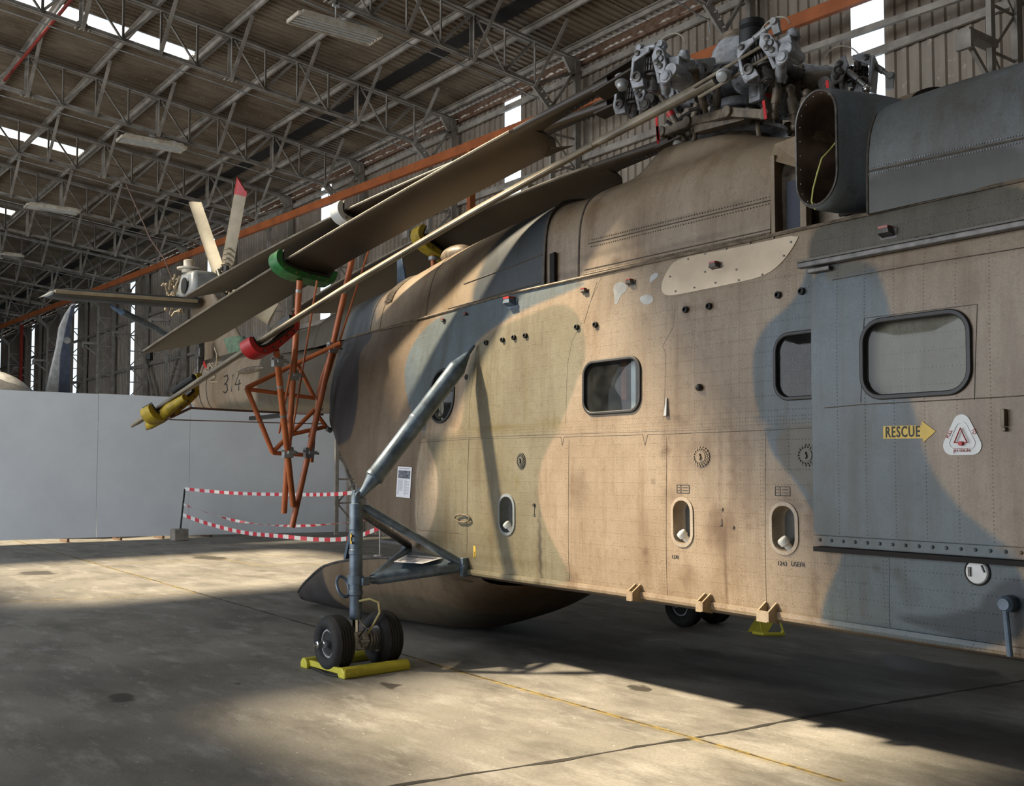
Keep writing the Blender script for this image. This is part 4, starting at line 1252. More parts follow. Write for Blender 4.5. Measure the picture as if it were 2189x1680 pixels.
# sliding cabin door ---------------------------------------------------------
DW = (4.725, 2.335, .33, .222, .125)
DX0, DX1, DZ0, DZ1 = 4.03, 6.9, 1.24, 2.94
dy = lambda x, z: SY(x, z) - .065
hw = in_rr(*DW)
xs = np.arange(DX0, DX1 + .001, .02); zs = np.linspace(DZ0, DZ1, 86); vs = []; fs = []
for x in xs:
    for z in zs: vs.append((x, dy(float(x), z), z))
m = len(zs)
for i in range(len(xs) - 1):
    for j in range(m - 1):
        if hw((xs[i] + xs[i + 1]) / 2, (zs[j] + zs[j + 1]) / 2): continue
        fs.append((i * m + j, (i + 1) * m + j, (i + 1) * m + j + 1, i * m + j + 1))
mb = MB().add(vs, fs)
for rows in ([[(DX0, dy(DX0, z) + o, z) for o in (0, .055)] for z in zs], [[(x, dy(float(x), DZ0) + o, DZ0) for o in (0, .055)] for x in xs[::5]], [[(x, dy(float(x), DZ1) + o, DZ1) for o in (0, .055)] for x in xs[::5]]):
    mb.grid(rows)
door = part('sliding_door', mb, M['skin_door'], heli, fix=False, smooth=40, label='sliding cabin door with one large window'); set_paint(door, paint_door)
window(DW, dy, 'door_window', 'pane', fr=.027, proud=.018, bulge=.008, parent=door, recess=.02)
# raised panel outline round the window, lower and upper laps
def dseam(pts, r=.0022):
    P = [at(a, b, Y=-1.19) for a, b in pts]; Q = []
    for k in range(len(P) - 1):
        for i in range(12): Q.append(P[k].lerp(P[k + 1], i / 12))
    Q.append(P[-1]); return MB().tube([V((q.x, dy(q.x, q.z) - .001, q.z)) for q in Q], r, 5)
mb = MB()
for s in (dseam([(1840, 860), (1846, 680), (2088, 650), (2083, 855)]), dseam([(1762, 872), (1840, 865), (2156, 848), (2300, 838)], .003), dseam([(1775, 598), (1950, 566), (2156, 533), (2300, 508)], .003)):
    mb.add(s.v, s.f)
part('door_seam', mb, M['seam'], door)
mb = MB()
for x in np.arange(4.08, 6.9, .082): mb.sphere((x, dy(float(x), 1.27) - .008, 1.275), .011, 8, 5)
rows = [[(x, dy(float(x), 1.3) - .002, 1.305), (x, dy(float(x), 1.3) - .007, 1.30), (x, dy(float(x), 1.27) - .009, 1.245), (x, dy(float(x), 1.27) + .05, 1.235)] for x in np.arange(DX0, 6.91, .1)]
mb.grid(rows)
o = part('door_rail', mb, M['skin_top'], door, smooth=40, fix=False); set_paint(o, paint_door)
part('lower_track', MB().box((5.5, -1.15, 1.218), (2.95, .08, .028)), M['void'], heli, smooth=0)
part('upper_track', MB().box((5.45, -1.20, 2.955), (2.98, .05, .035)).box((4.10, -1.19, 2.915), (.16, .03, .03)), M['alu_dark'], heli, smooth=0, bevel=.006)
mb = MB().box((5.45, -1.165, 2.98), (2.98, .12, .012)); set_paint(part('track_cover', mb, M['skin_top'], heli, smooth=0), None, OL)
# RESCUE arrow
def dpx(px, py, o=.003): g = at(px, py, Y=-1.19); return V((g.x, dy(g.x, g.z) - o, g.z))
A = [dpx(*p) for p in [(1889, 911), (1971, 909), (1972, 900), (2001, 922), (1975, 945), (1974, 937), (1889, 938)]]
arrow = part('rescue_arrow', MB().prism(A, (0, -.0015, 0)), M['sign_yellow'], door, smooth=0)
text('RESCUE', .086, M['black_paint'], arrow, dpx(1930, 924, .006), bold=.0015, sx=.66, spacing=1.15)
mb = MB()
c = dpx(1930, 924, .0075)
for k in range(6): mb.box((c.x - .1225 + .049 * k, c.y, c.z), (.0035, .0006, .07))

# jettison handle plate
cx, cz = (lambda g: (g.x, g.z))(dpx(2057, 932))
def tri(r, rr, n=10):
    P = []
    for k, a in enumerate((90, 210, 330)):
        ca, sa = cx + (r - rr) * math.cos(math.radians(a)) * .88, cz - .012 + (r - rr) * math.sin(math.radians(a))
        for i in range(n + 1):
            t = math.radians(a - 60 + 120 * i / n); P.append((ca + rr * math.cos(t), cz - .012 + rr * math.sin(t) + (ca - ca) if False else sa + rr * math.sin(t)))
    return P
hp = part('jettison_plate', MB().prism([(a, dy(a, b) - .002, b) for a, b in tri(.128, .05)], (0, -.003, 0)), M['white'], door, smooth=0)
part('plate_step', MB().ring([(a, dy(a, b) - .005, b) for a, b in tri(.088, .035)], [(a, dy(a, b) - .005, b) for a, b in tri(.082, .032)], (0, -.003, 0)), M['gear_light'], hp, smooth=0)
part('jettison_handle', MB().tube([(a, dy(a, b) - .018, b) for a, b in [(cx, cz + .042), (cx - .036, cz - .035), (cx + .036, cz - .035)]], .0045, 8, True).cyl((cx, dy(cx, cz), cz - .04), (cx, dy(cx, cz) - .025, cz - .04), .012), M['red'], hp)
yy = dy(cx, cz) - .008
text('PULL', .032, M['stencil_red'], hp, (cx - .072, yy, cz + .012), V((.42, 0, .9)), V((-.9, 0, .42)), sx=.7)
text('TO', .032, M['stencil_red'], hp, (cx + .068, yy, cz + .022), V((.42, 0, -.9)), V((.9, 0, .42)), sx=.7)
text('JETTISON', .028, M['stencil_red'], hp, (cx, yy, cz - .077), sx=.8)
g = dpx(2150, 893, .0)
part('door_handle', MB().box((g.x, g.y - .02, g.z), (.022, .03, .09)).cyl((g.x, g.y, g.z - .06), (g.x, g.y - .03, g.z - .06), .012), M['alu_brown'], door, bevel=.003)

# tail boom ------------------------------------------------------------------
BST = [
    (-3.05, pc((0, 2.38), (.42, 2.40), (.55, 2.48), (.60, 2.85), (.57, 3.08), (.50, 3.265))),
    (-3.9, pc((0, 2.42), (.36, 2.42), (.52, 2.52), (.57, 2.85), (.54, 3.08), (.47, 3.285))),
    (-5.8, pc((0, 2.49), (.30, 2.49), (.44, 2.60), (.49, 2.90), (.46, 3.13), (.40, 3.33))),
    (-7.5, pc((0, 2.60), (.27, 2.60), (.38, 2.70), (.43, 2.97), (.40, 3.18), (.33, 3.38))),
    (-9.0, pc((0, 2.69), (.24, 2.69), (.33, 2.78), (.37, 3.02), (.34, 3.22), (.27, 3.42))),
]
boom = Loft(BST, 44)
mb = MB()
for s in (-1, 1): mb.add(*body_mesh(boom, -9.0, -3.05, .06, s))
for x in (-9.0,):
    P = boom.prof(x); mb.add([(x, -p[0], p[1]) for p in P] + [(x, p[0], p[1]) for p in P[::-1]], [tuple(range(2 * len(P)))])
bo = part('tail_boom', mb, skinmat('boom_skin', rowp=.17, colp=.9), heli, fix=False, smooth=40); set_paint(bo, paint_boom)
g = at(500, 818, Y=-.42)
mb = MB()
for ox, strokes in ((-.40, [[(0, 1), (.35, 1.05), (.55, .8), (.3, .55), (.15, .52), (.45, .45), (.5, .15), (.2, -.02), (-.05, .08)]]), (-.06, [[(.0, 0), (.1, 1.02)]]),
                    (.10, [[(.35, 1.0), (.05, .35), (.65, .38)], [(.5, .62), (.42, 0)]])):
    for st_ in strokes:
        mb.tube([(g.x + ox + u * .36, -boom.y(g.x + ox + u * .36, g.z - .13 + w_ * .25) - .003, g.z - .13 + w_ * .25) for u, w_ in st_], .010, 6)
part('serial_number', mb, M['black_paint'], bo)
mb = MB()
for x in (-8.55, -8.2):
    P = boom.prof(x); mb.tube([(x, -p[0] - .003, p[1]) for p in P], .008, 5)
part('boom_seam', mb, M['seam'], bo)
part('boom_antenna', MB().box((-6.55, -.1, 2.47), (1.1, .08, .06)), M['black'], bo, bevel=.01)
for (px, py) in ((610, 785), (590, 793)):
    g = at(px, py, Y=-.5)
part('boom_blister', MB().sphere((-6.3, -.44, 3.13), .5, 16, 8, (1, .16, .10)), M['alu_brown'], bo, smooth=60)

# deck fairings and cowlings -----------------------------------------------
def fairing(name, st, step, paintfn, mat='skin_top', n=40, label=None, capends=True):
    L = Loft(st, n); x0, x1 = L.xs[0], L.xs[-1]; mb = MB()
    for s in (-1, 1): mb.add(*body_mesh(L, x0, x1, step, s))
    if capends:
        for x in (x0, x1):
            P = L.prof(x); mb.add([(x, -p[0], p[1]) for p in P] + [(x, p[0], p[1]) for p in P[::-1]], [tuple(range(2 * len(P)))])
    o = part(name, mb, M[mat], heli, fix=False, smooth=40, label=label); set_paint(o, paintfn); return o, L
F6 = lambda *p: pc(*p)
RS = [(-9.0, F6((.26, 3.38), (.25, 3.44), (.17, 3.50), (.08, 3.53), (0, 3.53))),
      (-5.8, F6((.40, 3.30), (.38, 3.42), (.27, 3.53), (.12, 3.58), (0, 3.59))),
      (-4.4, F6((.55, 3.24), (.51, 3.42), (.37, 3.58), (.17, 3.66), (0, 3.67))),
      (-3.95, F6((.60, 3.23), (.56, 3.43), (.41, 3.60), (.19, 3.69), (0, 3.70)))]
RS2 = [(-3.95, F6((.62, 3.22), (.58, 3.45), (.43, 3.63), (.19, 3.73), (0, 3.74))),
       (-2.5, F6((.76, 3.22), (.72, 3.50), (.51, 3.71), (.24, 3.84), (0, 3.86))),
       (-.9, F6((.87, 3.20), (.83, 3.60), (.64, 3.86), (.34, 4.02), (0, 4.05))),
       (.2, F6((.88, 3.22), (.86, 3.66), (.72, 3.95), (.42, 4.08), (0, 4.11))),
       (1.03, F6((.885, 3.27), (.885, 3.72), (.78, 4.00), (.50, 4.11), (0, 4.14)))]
f1, _ = fairing('tail_shaft_cover', RS, .06, paint_deck)
f2, L2 = fairing('rear_fairing', RS2, .03, paint_deck, n=70)
G7 = [(1.03, pc((.865, 3.26), (.87, 3.60), (.84, 3.84), (.71, 4.00), (.52, 4.07), (.38, 4.10), (.2, 4.12), (0, 4.13))),
      (1.42, pc((.83, 3.26), (.825, 3.62), (.78, 3.85), (.66, 3.99), (.50, 4.06), (.38, 4.10), (.2, 4.13), (0, 4.13)))]
G8 = [(1.46, pc((.86, 3.27), (.86, 3.62), (.81, 3.87), (.69, 4.01), (.53, 4.09), (.38, 4.13), (.2, 4.15), (0, 4.15))),
      (1.62, pc((.86, 3.27), (.86, 3.62), (.81, 3.87), (.69, 4.01), (.53, 4.10), (.38, 4.14), (.2, 4.16), (0, 4.16))),
      (2.02, pc((.86, 3.27), (.86, 3.62), (.81, 3.87), (.69, 4.00), (.56, 4.10), (.46, 4.30), (.3, 4.38), (0, 4.38))),
      (2.6, pc((.86, 3.27), (.86, 3.62), (.81, 3.87), (.70, 4.01), (.58, 4.11), (.48, 4.26), (.32, 4.31), (0, 4.31))),
      (3.2, pc((.86, 3.27), (.855, 3.60), (.80, 3.84), (.70, 3.98), (.56, 4.06), (.43, 4.11), (.26, 4.14), (0, 4.14))),
      (3.46, pc((.86, 3.27), (.855, 3.60), (.79, 3.83), (.69, 3.96), (.54, 4.03), (.40, 4.07), (.22, 4.09), (0, 4.09)))]
f3, _ = fairing('cowling_joint', G7, .04, paint_deck, n=70)
f4, L4 = fairing('gearbox_cowling', G8, .03, paint_deck, n=80)
def cowlseam(L, zs_, off=.003, r=.004):
    mb = MB()
    for (pxa, pxb) in zs_:
        a, b = at(*pxa, Y=-.86), at(*pxb, Y=-.86); P = []
        for i in range(41):
            q = a.lerp(b, i / 40); P.append((q.x, -L.y(q.x, q.z) - off, q.z))
        mb.tube(P, r, 5)
    return mb
part('cowling_seam', cowlseam(L4, [((1257, 521), (1648, 427)), ((1250, 577), (1648, 490))]), M['seam'], f4)
mb = cowlseam(L4, [((1250, 588), (1648, 500))], .006, .012); part('cowling_sill', mb, M['alu_brown'], f4)
mb = MB()
for (pa_, pb_) in (((1262, 512), (1640, 420)), ((1262, 527), (1640, 435)), ((1252, 583), (1640, 497))):
    a, b = at(*pa_, Y=-.87), at(*pb_, Y=-.87)
    for i in range(70):
        q = a.lerp(b, i / 69); mb.sphere((q.x, -L4.y(q.x, q.z) - .002, q.z), .0055, 6, 4)
part('cowling_rivets', mb, M['alu_brown'], f4)['kind'] = 'stuff'
mb = cowlseam(L2, [((990, 607), (1163, 545)), ((960, 660), (1160, 605))], .003, .005); part('fairing_seam', mb, M['seam'], f2)
for X, L in ((1.03, L2), (1.46, L4), (-.9, L2), (-1.95, L2), (-2.2, L2), (-3.93, L2)):
    P = L.prof(X); part('fairing_joint', MB().tube([(X, -p[0] - .001, p[1] + .001) for p in P], .010 if X > 0 else .004, 6), M['seam'], f2)
g = at(1177, 572, Y=-.9)
part('cowl_intake', MB().prism([(g.x - .02, -.895, g.z - .13), (g.x + .035, -.89, g.z - .13), (g.x + .035, -.89, g.z + .13), (g.x - .02, -.895, g.z + .12)], (0, .03, 0)), M['void'], f3, smooth=0)
# louvre and blade aerial on the tail fairing
g = at(846, 610, X=-2.45)
mb = MB(); mb2 = MB()
P = L2.prof(-1.85); sel = [p for p in P if 3.52 < p[1] < 3.84]
mb.grid([[(x, -p[0] - .005, p[1]) for p in sel] for x in (-1.94, -1.78)])
for p in sel[::1]: mb2.box((-1.86, -p[0] - .012, p[1]), (.16, .02, .008))
lv = part('louvre_grille', mb, M['void'], f2, smooth=0); part('louvre_slats', mb2, M['alu_brown'], lv, smooth=0)
part('blade_aerial', MB().hexa([(-2.75, -.12, 3.75), (-2.50, -.12, 3.75), (-2.50, -.08, 3.75), (-2.75, -.08, 3.75), (-2.78, -.11, 4.22), (-2.66, -.11, 4.22), (-2.66, -.09, 4.22), (-2.78, -.09, 4.22)]), M['gear'], f2, bevel=.01)
g = at(968, 535, Y=-.35)
part('cooling_blister', MB().sphere((g.x, -.30, g.z - .04), 1, 20, 12, (.26, .12, .10)), M['alu_brown'], f2, smooth=60)

# engine bay gap, exhaust and nacelle ---------------------------------------
mb = MB()
P = [(.72, 3.24), (.74, 3.7), (.66, 3.92), (.5, 4.02), (0, 4.06)]
for s in (-1, 1):
    mb.grid([[(x, s * a, b) for a, b in P] for x in (3.44, 4.5)])
part('engine_bay', mb, M['alu_brown'], heli, fix=False, smooth=0)
part('oil_cooler', MB().box((3.64, -.77, 3.47), (.17, .06, .34)), simple('dark_radiator_mesh', (.03, .035, .055), .6, .2, .2, 80., bmp=1., fine=220.), heli, smooth=0)
mb = MB().prism([(3.47, -.86, 3.80), (3.86, -.92, 3.62), (3.86, -.92, 3.90), (3.47, -.82, 3.92)], (0, .14, 0))
mb.box((3.50, -.84, 3.55), (.035, .08, .55)).box((3.60, -.85, 3.27), (.30, .10, .035)).box((3.74, -.84, 3.45), (.05, .06, .4))
set_paint(part('bay_bracket', mb, M['skin_top'], heli, smooth=0, bevel=.004), None, (.24, .18, .11))
# top saddle between cowl and exhaust
mb = MB()
rows = [[(x, -p[0] - dxx, p[1] + dz) for p in L4.prof(3.46)[30:]] for x, dxx, dz in ((3.46, -.02, -.02), (3.6, .0, .0), (3.8, .02, .03), (4.45, .02, .05))]
mb.grid(rows)
set_paint(part('exhaust_shroud', mb, M['skin_top'], heli, fix=True), None, (.24, .18, .12))

def stad(cy, cz, hy, hz, n=14, waist=0.):
    P = []
    for i in range(2 * n):
        t = math.pi * i / n * 1.0
        y = math.cos(t) * hy; 
        z = math.sin(t) * hy
        P.append((y, z + (hz - hy if math.sin(t) > 1e-6 or (i == 0) else -(hz - hy))))
    # insert straight sides
    Q = []
    for i in range(n + 1): t = math.pi * i / n; Q.append((math.cos(t) * hy, math.sin(t) * hy + hz - hy))
    for k in range(1, 8): Q.append((-hy, (hz - hy) * (1 - 2 * k / 8)))
    for i in range(n + 1): t = math.pi + math.pi * i / n; Q.append((math.cos(t) * hy, math.sin(t) * hy - hz + hy))
    for k in range(1, 8): Q.append((hy, -(hz - hy) * (1 - 2 * k / 8)))
    out = []
    for y, z in Q:
        w = 1 - waist * math.exp(-(z / (.28 * hz)) ** 2)
        out.append((cy + y * w, cz + z))
    return out
EX, EZ = 4.10, 3.665
def exrow(y, hx, hz, cx=EX, cz=EZ, waist=0., turn=.20):
    """stadium outline facing outboard and a little aft."""
    q = stad(cx, cz, hx, hz, 14, waist); q.append(q[0])
    return [(b, y - (b - cx) * turn, c) for b, c in q]
outer = [exrow(-1.20, .178, .358), exrow(-1.185, .188, .368), exrow(-1.12, .196, .376, EX + .01), exrow(-1.0, .22, .378, EX + .04), exrow(-.86, .26, .37, EX + .10), exrow(-.70, .30, .35, EX + .16)]
ex = part('exhaust_nozzle', MB().grid(outer), M['skin_top'], heli, fix=True, smooth=50, label='blue grey twin exhaust outlet'); set_paint(ex, None, (.17, .205, .235))
inner = [exrow(-1.20, .178, .358), exrow(-1.205, .170, .350), exrow(-1.19, .162, .342), exrow(-1.12, .156, .335, waist=.08), exrow(-1.03, .150, .328, waist=.42), exrow(-.95, .140, .318, waist=.78), exrow(-.74, .125, .30, waist=.92)]
sootm, nt, b = newmat('heat_stained_exhaust')
xy = nd(nt, 'ShaderNodeSeparateXYZ', ins={0: nd(nt, 'ShaderNodeTexCoord').outputs['Object']}).outputs[1]
c_ = mixc(nt, ramp(nt, noise(nt, 7, 4), [(.35, 0.), (.65, 1.)]), (.085, .055, .04), (.15, .105, .07))
nt.links.new(mixc(nt, ramp(nt, noise(nt, 14, 5, .7), [(.45, 0.), (.7, .8)]), c_, (.035, .022, .022)), b.inputs['Base Color'])
b.inputs['Roughness'].default_value = .5; b.inputs['Metallic'].default_value = .3
part('exhaust_lining', MB().grid(inner), sootm, ex, fix=True, smooth=60)
mb = MB()
rows = []
for i in range(17):
    u = i / 16 * 2 - 1; b = EX + u * .155; hgt = .035 + .10 * u ** 4
    yy = -1.02 - .09 * (1 - u * u) * -1 - .10 * u * u - (b - EX) * .2
    rows.append([(b, yy + .16, EZ + hgt * 2.2), (b, yy + .03, EZ + hgt * 1.1), (b, yy, EZ + hgt * .4), (b, yy, EZ - hgt * .4), (b, yy + .03, EZ - hgt * 1.1), (b, yy + .16, EZ - hgt * 2.2)])
mb.grid(rows)
part('duct_divider', mb, simple('heat_browned_steel', (.20, .14, .085), .45, .3, .4, 8.), ex, fix=False, smooth=60)
part('exhaust_back', MB().box((EX + .02, -.755, EZ), (.36, .02, .66)), M['void'], ex, smooth=0)
part('exhaust_rim', MB().tube(exrow(-1.203, .174, .354)[:-1], .008, 6, True), M['alu_dark'], ex)
mb = MB()
for q in exrow(-1.18, .160, .340)[:-1:2]: mb.sphere(q, .005, 6, 4)
part('rim_rivets', mb, M['alu'], ex)
a = [at(1790, 300, Y=-1.08), at(1776, 318, Y=-1.14), at(1757, 338, Y=-1.20), at(1747, 370, Y=-1.20), at(1738, 405, Y=-1.18), at(1735, 430, Y=-1.17), at(1743, 448, Y=-1.17)]
part('exhaust_wire', MB().tube(a, .005, 6), simple('yellow_green_wire', (.55, .55, .16), .5), ex)

NS = [(4.38, pc((1.10, 3.215), (1.10, 3.40), (1.085, 3.66), (1.0, 3.86), (.82, 3.95), (.56, 3.99), (.3, 3.96), (0, 3.94))),
      (4.9, pc((1.08, 3.22), (1.085, 3.42), (1.06, 3.68), (.97, 3.87), (.80, 3.97), (.56, 4.01), (.3, 3.97), (0, 3.95))),
      (5.4, pc((1.05, 3.22), (1.06, 3.42), (1.03, 3.68), (.95, 3.87), (.78, 3.97), (.55, 4.02), (.3, 3.97), (0, 3.95))),
      (6.9, pc((1.00, 3.22), (1.01, 3.42), (.98, 3.68), (.90, 3.87), (.74, 3.98), (.5, 4.03), (.3, 3.98), (0, 3.95)))]
f5, L5 = fairing('engine_nacelle', NS, .03, paint_nac, n=80)
mb = MB()
P = L5.prof(4.39); mb.tube([(4.385, -p[0] - .003, p[1]) for p in P], .007, 6)
a, b = at(1857, 366, Y=-1.1), at(2156, 300, Y=-1.08); b = a + (b - a) * 2.2; Q = []
for i in range(50):
    q = a.lerp(b, i / 49); z = min(q.z, 3.72); Q.append((q.x, -L5.y(q.x, z) - .004, z))
mb.tube(Q, .006, 6)
part('nacelle_seam', mb, M['seam'], f5)
mb = MB()
for i in range(120):
    q = a.lerp(b, i / 119)
    for dz in (-.02, .02): mb.sphere((q.x, -L5.y(q.x, q.z + dz) - .002, q.z + dz), .005, 6, 4)
o = part('nacelle_rivets', mb, M['alu'], f5); o['kind'] = 'stuff'
part('deck_sill', MB().tube([(x, -side.prof(float(x))[-1][0] - .012, 3.225) for x in np.arange(-3.3, 6.9, .1)], .011, 6), M['alu_brown'], heli)

# tail pylon, stabiliser, tail rotor -------------------------------------------
def foil(le, te, th, n=14):
    """closed section from leading edge to trailing edge, th = thickness vector half."""
    le, te, th = V(le), V(te), V(th); P = []
    for i in range(n + 1):
        u = (1 - math.cos(math.pi * i / n)) / 2
        t = 2.6 * (.2969 * math.sqrt(u) - .126 * u - .3516 * u**2 + .2843 * u**3 - .1015 * u**4) * 2
        P.append(le.lerp(te, u) + th * t)
    for i in range(n - 1, 0, -1):
        u = (1 - math.cos(math.pi * i / n)) / 2
        t = 2.6 * (.2969 * math.sqrt(u) - .126 * u - .3516 * u**2 + .2843 * u**3 - .1015 * u**4) * 2
        P.append(le.lerp(te, u) - th * t)
    return P
def loft(secs):
    mb = MB(); rows = [list(s) + [s[0]] for s in secs]; mb.grid(rows)
    n = len(secs[0])
    mb.add(secs[0], [tuple(range(n))]); mb.add(secs[-1], [tuple(range(n))])
    return mb
py_ = []
for z, le, te, th in ((2.70, -7.3, -9.12, .30), (3.1, -7.45, -9.25, .33), (3.45, -7.42, -9.42, .32), (3.8, -7.8, -9.62, .28), (4.15, -8.25, -9.82, .25), (4.5, -8.75, -10.02, .23), (4.75, -9.1, -10.12, .20)):
    py_.append(foil((le, 0, z), (te, 0, z), (0, th * .62, 0)))
pyl = part('tail_pylon', loft(py_), M['skin_top'], heli, smooth=50); set_paint(pyl, None, T1)
# canvas cover on the pylon leading edge
cv = []
for z, le, te, th in ((3.30, -7.2, -8.0, .37), (3.42, -7.28, -7.9, .38), (3.62, -7.50, -8.05, .36), (3.80, -7.72, -8.2, .33)):
    cv.append(foil((le, 0, z), (te - .5, 0, z), (0, th * .66, 0))[:])
part('canvas_cover', loft(cv), M['canvas'], pyl, smooth=50)
part('pylon_hinge', MB().box((-8.75, -.30, 3.35), (.12, .12, .9)).box((-8.65, -.34, 3.6), (.2, .1, .16)).box((-9.0, -.33, 2.98), (.22, .1, .14)), M['alu_dark'], pyl, bevel=.02)
part('pylon_warning', MB().prism([at(x, y, Y=-.32) for x, y in ((434, 777), (436, 770), (447, 800), (445, 806))], (0, .01, 0)), M['red'], pyl, smooth=0)
# tail gearbox
gb = V((-9.85, -.05, 4.95))
f = part('tail_gearbox', MB().hexa([(-10.15, -.28, 4.66), (-9.2, -.28, 4.6), (-9.2, .3, 4.6), (-10.15, .3, 4.66), (-10.0, -.20, 5.16), (-9.40, -.20, 5.10), (-9.40, .25, 5.10), (-10.0, .25, 5.16)]), M['gear_light'], pyl, bevel=.08)
part('stripe_disc', MB().cyl((-9.62, -.27, 4.84), (-9.62, -.285, 4.84), .14, n=24), M['black_paint'], f)
part('gearbox_filler', MB().lathe((-9.9, -.1, 5.12), (0, 0, 1), [(0, .12), (.05, .12), (.06, .20), (.09, .20), (.10, .09), (.22, .09), (.24, .05)], 20), M['dirty_white'], f)
mb = MB(); rnd = random.Random(8)
for i in range(26):
    a = V((-10.2 + rnd.uniform(-.22, .15), rnd.uniform(-.35, -.05), 4.75 + rnd.uniform(-.3, .35)))
    d = V((rnd.uniform(-.2, .2), rnd.uniform(-.1, .1), rnd.uniform(-.2, .2)))
    mb.tube([a, a + d * .6 + V((0, 0, .04)), a + d], .018, 6)
    mb.sphere(a, .035, 8, 6)
part('control_linkage', mb, M['tailblade'], pyl)
hubT = V((-9.95, .55, 4.97))
th_ = part('tail_rotor_hub', MB().cyl(hubT - V((0, .4, 0)), hubT + V((0, .12, 0)), .13, n=20).cyl(hubT + V((0, .05, 0)), hubT + V((0, .16, 0)), .22, n=20), M['alu_dark'], heli)
tips = [at(414, 424, Y=.6), at(520, 381, Y=.6), at(584, 672, Y=.6)]
for k, tp in enumerate(tips):
    d = (tp - hubT); L = d.length; d.normalize()
    c = d.cross(V((0, 1, 0))).normalized()
    if k != 2: pass
    w = .125 if k < 2 else .19
    cc = (c * .8 - V((0, .55, 0))).normalized() if k < 2 else d.cross(V((.9, -.38, -.18))).normalized()
    nrm = d.cross(cc).normalized()
    secs = []
    for s, ww in ((.34, .55), (.45, 1), (.6, 1), (L - .22, 1), (L - .001, 1)):
        o1 = hubT + d * s; tipcut = d * (-.24) if (s > L - .1 and k < 2) else V((0, 0, 0))
        secs.append(foil(o1 + cc * w * ww, o1 - cc * w * ww + tipcut, nrm * .036))
    bl = part('tail_rotor_blade', loft(secs), M['tailblade'], heli, smooth=50, label=['blunt tan tail rotor blade pointing up and aft', 'upright tan tail rotor blade with a red tip', 'tan tail rotor blade pointing down and forward'][k])
    part('blade_grip', MB().cyl(hubT + d * .1, hubT + d * .42, .06, .05, n=12).sphere(hubT + d * .30 + cc * .08, .05), M['alu_dark'], bl)
    if k == 1:
        secs = []
        for s in (L - .30, L - .20, L + .004):
            o1 = hubT + d * s; tc_ = d * (-.24) if s > L - .1 else V((0, 0, 0))
            secs.append(foil(o1 + cc * (w + .004), o1 - cc * (w + .004) + tc_, nrm * .044))
        part('red_tip', loft(secs), M['red'], bl, smooth=50)
        mb = MB()
        for i in range(4):
            q = hubT + d * (.36 + .09 * i); mb.tube([q + cc * .12, q + nrm * .07 + d * .06, q - cc * .12, q - nrm * .06 - d * .04], .014, 5, True)
        part('lashing', mb, M['tailblade'], bl)
ro, ti = V((-9.62, -.16, 4.52)), V((-9.66, -2.44, 4.47))
secs = []
for s in (0, .06, .9, .985, 1.0):
    o1 = ro.lerp(ti, s); ch = .47 * (1 - .06 * s) * (1 if s < .95 else (.94 if s < .99 else .8))
    secs.append(foil(o1 + V((ch, 0, 0)), o1 + V((-ch * 1.1, 0, .02)), (0, 0, .17 * (1 if s < .95 else .7))))
stb = part('stabiliser', loft(secs), simple('dark_tail_plane_paint', (.028, .031, .030), .5), heli, smooth=50)
part('lit_leading_edge', MB().tube([ro + V((.468, -.05, .0)), ti + V((.435, 0, 0))], .028, 8), M['tailblade'], stb)  # pale tube painting in the light along the front edge
secs = [foil(ti + V((.33, -.004 - .03 * k, 0)), ti + V((-.42 - .10 * k, -.004 - .03 * k, .02)), (0, 0, .062 - .04 * k)) for k in (0, 1)]
part('tip_cap', loft(secs), M['gear_light'], stb, smooth=50)
part('stabiliser_strut', MB().tube([at(238, 655, Y=-1.45), at(262, 668, Y=-1.35), at(330, 700, Y=-.6), at(366, 722, Y=-.15)], [.03, .055, .055, .05], 12), M['gear'], heli)
part('tail_wire', MB().tube([at(270, 395, Y=-.3), at(322, 512, Y=-.3), at(352, 555, Y=-.2), at(370, 602, Y=-.1)], .014, 5), M['rope'], heli)

# rear ramp lowered to the ground ------------------------------------------------
RP = [(.25, pc((0, .60), (.4, .61), (.8, .64), (1.0, .70), (1.03, .76))),
      (-.5, pc((0, .17), (.4, .20), (.8, .32), (1.03, .56), (1.06, .80))),
      (-1.2, pc((0, .02), (.4, .04), (.8, .20), (1.02, .48), (1.05, .80))),
      (-2.0, pc((0, .01), (.42, .02), (.78, .14), (.99, .40), (1.01, .74))),
      (-2.9, pc((0, .01), (.40, .02), (.74, .09), (.93, .28), (.95, .60))),
      (-3.6, pc((0, .01), (.36, .02), (.66, .06), (.83, .16), (.85, .36))),
      (-4.15, pc((0, .01), (.32, .015), (.56, .04), (.68, .08), (.70, .17)))]
LR = Loft(RP, 30); mb = MB()
for s in (-1, 1): mb.add(*body_mesh(LR, -4.15, .25, .05, s))
P = LR.prof(-4.15); mb.add([(-4.15, -p[0], p[1]) for p in P] + [(-4.15, p[0], p[1]) for p in P[::-1]], [tuple(range(2 * len(P)))])
paint_ramp = mkpaint([((.17, .125, .08), None), (DK, [(560, 1100), (716, 1190), (712, 1230), (722, 1270), (742, 1310), (742, 1400), (560, 1400)]), ((.11, .095, .065), [(742, 1300), (742, 1360), (1000, 1360), (980, 1290), (870, 1260), (800, 1270)]),
                      ((.24, .165, .105), [(1045, 1255), (1070, 1265), (1068, 1300), (1045, 1322), (1100, 1330), (1180, 1290), (1180, 1230)])], -.8, .02)
rp = part('rear_ramp', mb, skinmat('ramp_skin', rowp=.13, colp=.3), heli, fix=False, smooth=40, label='brown boat shaped rear ramp lowered to the floor'); set_paint(rp, paint_ramp)
mb = MB().grid([[(x, s * (LR.prof(float(x))[-1][0] - .03), LR.prof(float(x))[-1][1] - .10) for s in (-1, 0, 1)] for x in np.arange(-4.1, .24, .15)])
part('ramp_floor', mb, M['interior'], rp, smooth=0)
